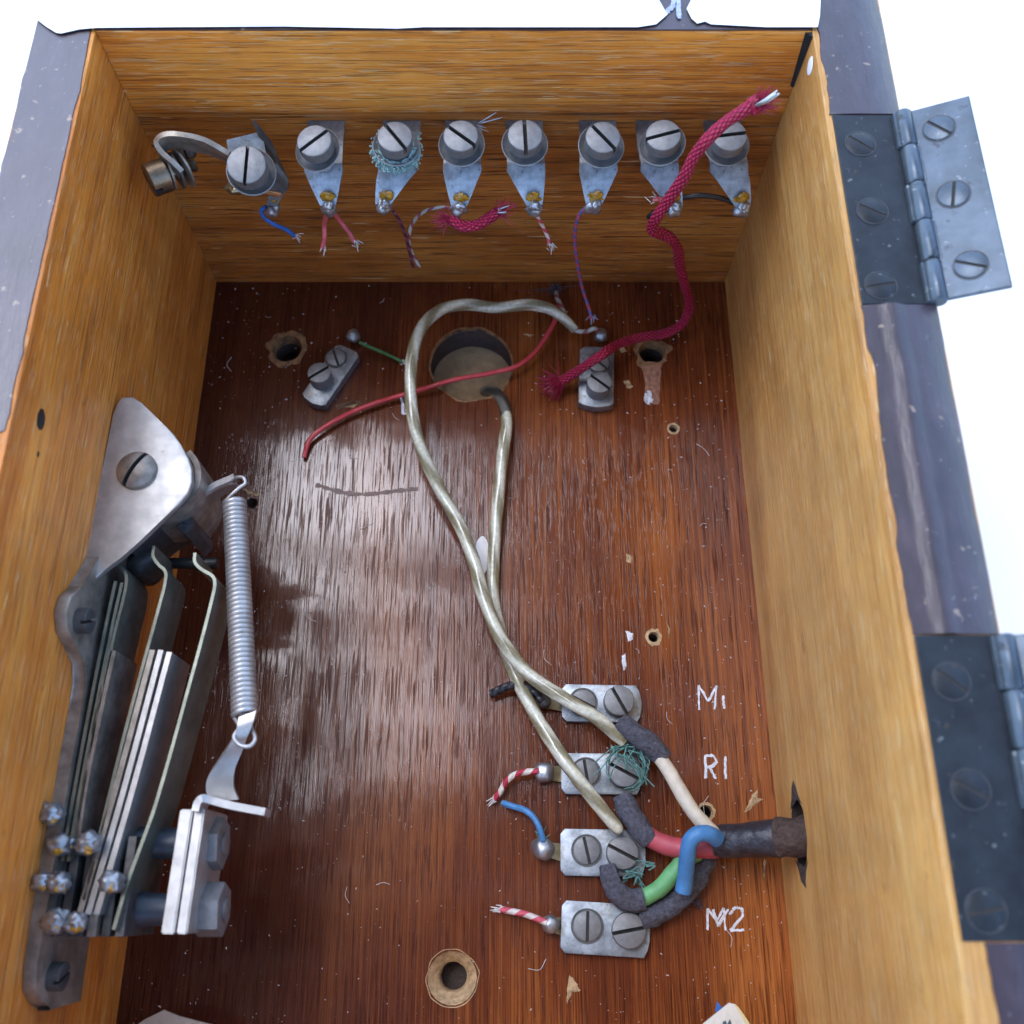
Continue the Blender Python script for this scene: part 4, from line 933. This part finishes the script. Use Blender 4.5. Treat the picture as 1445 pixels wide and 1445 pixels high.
# clamp stack: insulators, bolts, clamp plate, nuts
for k, (px, lo, hi, mt_) in enumerate(((74,1185,1322,'insul'),(92,1190,1322,'steel_dark'),(112,1190,1322,'insul'),(132,1195,1322,'nickel_dull'),(150,1190,1322,'insul'),(172,1180,1322,'steel_dark'))):
    a_ = A(px, lo, 3.7); b_ = A(px-4, hi, 3.7)
    bm = bmesh.new(); box(bm, (b_.x-.06, b_.y, 2.4), (b_.x+.07, a_.y, 3.72 if k % 2 else 3.65), bev=.012); put('insulator', bm, mt_, sw, smooth=False)
for py in (1190, 1283):
    p0 = A(160, py, 3.15); p1_ = A(262, py, 3.15)
    bm = bmesh.new(); lathe(bm, [(.2,-.9),(.235,-.85),(.24,.0),(.235,.03),(.25,.035),(.25,(p1_.x-p0.x)*.5),(.235,(p1_.x-p0.x)*.52),(.235,(p1_.x-p0.x))], frame(p0, (1,0,0)), 26); put('bolt_sleeve', bm, 'rod', sw)
    q = A(280, py, 3.15); m6 = frame(q, (1,0,0), (0,.3,1)); bm = bmesh.new()
    prism(bm, [(.40*math.cos(math.pi/3*k), .40*math.sin(math.pi/3*k)) for k in range(6)], 0, .40, m6, .035); lathe(bm, [(.16,.3),(.17,.44),(.12,.46)], m6, 16); put('nut', bm, 'zinc_screw', sw, angle=30)
def plate_x(pt, pb, xw, th, ztop, zlow, mat, name, lab=None):
    a_ = A(*pt, ztop); b_ = A(*pb, ztop); bm = bmesh.new(); d = (a_-b_); ribbon(bm, [b_-Vector((0,0,(ztop-zlow)/2)), a_-Vector((0,0,(ztop-zlow)/2))], [(0,0,ztop-zlow)]*2, th)
    bmesh.ops.bevel(bm, geom=bm.edges[:], offset=.02, segments=2, affect='EDGES'); return put(name, bm, mat, sw, lab, angle=30)
plate_x((263,1142), (236,1318), 0, .19, 3.9, 2.6, 'nickel', 'clamp_plate', 'inner bright clamp plate')
plate_x((282,1140), (256,1318), 0, .15, 3.9, 2.6, 'nickel', 'clamp_plate', 'outer bright clamp plate bent at its top')
bm = bmesh.new(); ribbon(bm, [A(281,1146,3.85), A(284,1134,3.85), A(291,1128,3.85), A(300,1130,3.8), A(330,1138,3.75), A(378,1147,3.7)], [(0,0,.4),(0,0,.4),(0,0,.42),(0,0,.42),(0,0,.42),(0,0,.40)], .11, 3); put('bent_foot', bm, 'nickel', sw)
bm = bmesh.new(); ribbon(bm, [A(318,1130,3.45), A(311,1112,3.5), A(313,1090,3.6), A(325,1066,3.75), A(336,1045,3.9), A(346,1024,4.0), A(350,1008,4.0)], [(.42,.05,0),(.42,.06,0),(.40,.10,0),(.34,.14,0),(.26,.12,0),(.24,.10,0),(.26,.10,0)], .07, 5); put('spring_anchor', bm, 'nickel', sw, 'curved bright tongue that holds the coil spring')
# coil spring
a_, b_ = A(331,706,3.55), A(345,1008,3.85); mid = (a_+b_)/2+Vector((-.02,0,-.12)); turns, rs = 46, .165
bm = bmesh.new(); pts = []
nst = turns*14
for i in range(nst+1):
    t = i/nst; c = a_*(1-t)**2+mid*2*t*(1-t)+b_*t*t; T = ((mid-a_)*(1-t)+(b_-mid)*t).normalized(); X = T.cross(Vector((0,0,1))).normalized(); Y = T.cross(X)
    an = t*turns*2*math.pi; pts.append(c+(X*math.cos(an)+Y*math.sin(an))*rs)
tube(bm, pts, .047, 7, 1)
tube(bm, [pts[0], A(329,696,3.6), A(338,688,3.6), A(346,682,3.6), A(343,674,3.6), A(334,674,3.55), A(329,680,3.4)], .034, 8, 6)
tube(bm, [pts[-1], A(337,1026,3.95), A(330,1040,4.0), A(338,1051,4.0), A(352,1053,4.0), A(360,1043,3.95), A(356,1030,3.85), A(350,1020,3.7)], .034, 8, 6)
put('coil_spring', bm, 'nickel', sw, 'tight coil spring hooked at both ends', angle=180)
# solder tails of the contacts
for k, (px, py, z, r_) in enumerate(((73,1148,4.1,.17),(83,1192,4.05,.17),(124,1190,4.05,.18),(60,1243,4.1,.15),(83,1245,4.1,.17),(79,1300,4.1,.19),(107,1302,4.1,.15),(157,1245,4.0,.17),(98,1190,3.9,.1))):
    p = A(px,py,z); bm = bmesh.new(); ribbon(bm, [p-Vector((0,.0,.9)), p-Vector((0,0,.05))], [(0,.2,0),(0,.2,0)], .05); o = put('solder_tail', bm, 'steel_dark', sw)
    bm = bmesh.new(); blob(bm, p, r_, .55, k, (1,.9,.9), 3); put('solder_joint', bm, 'solder', o)
    bm = bmesh.new(); blob(bm, p+Vector((.04,-.07,.06)), r_*.5, .5, k+9, (1,.8,.8)); put('flux_residue', bm, 'flux', o)

# ------------------------------------------------------------------ scraps at the near end
def scrap(name, label, pix, z, th, mat, cat):
    ps = [A(x,y,z) for x,y in pix]; c = ps[0]; bm = bmesh.new(); prism(bm, [(p.x,p.y) for p in ps], z-th, z, None, .008); return tag(put(name, bm, mat, None, origin=c), label, cat)
scrap('card_scrap', 'corner of brownish card at the near left', [(231,1425),(250,1434),(300,1446),(330,1500),(150,1520),(180,1455),(205,1438)], .9, .06, 'card', 'card')
o = scrap('paper_label', 'white paper label corner with yellowed edge and blue mark at the near right', [(1029,1415),(1038,1417),(1050,1432),(1085,1500),(960,1510),(975,1470),(993,1444)], .5, .05, 'paper', 'paper label')
for pix, mt_, nm in (([(1036,1417),(1042,1421),(1056,1441),(1062,1452),(1056,1452)], 'paper_edge', 'yellow_edge'), ([(1020,1442),(1024,1440),(1026,1446),(1030,1438),(1033,1446),(1020,1450)], 'print', 'print')):
    ps = [A(x,y,.512) for x,y in pix]; bm = bmesh.new(); prism(bm, [(p.x,p.y) for p in ps], .504, .512); put(nm, bm, mt_, o)
ps = [A(x,y,.4) for x,y in ((1012,1413),(1020,1423),(1014,1431),(1009,1427))]; bm = bmesh.new(); prism(bm, [(p.x,p.y) for p in ps], .38, .4); put('blue_corner', bm, 'blue_wire', o)
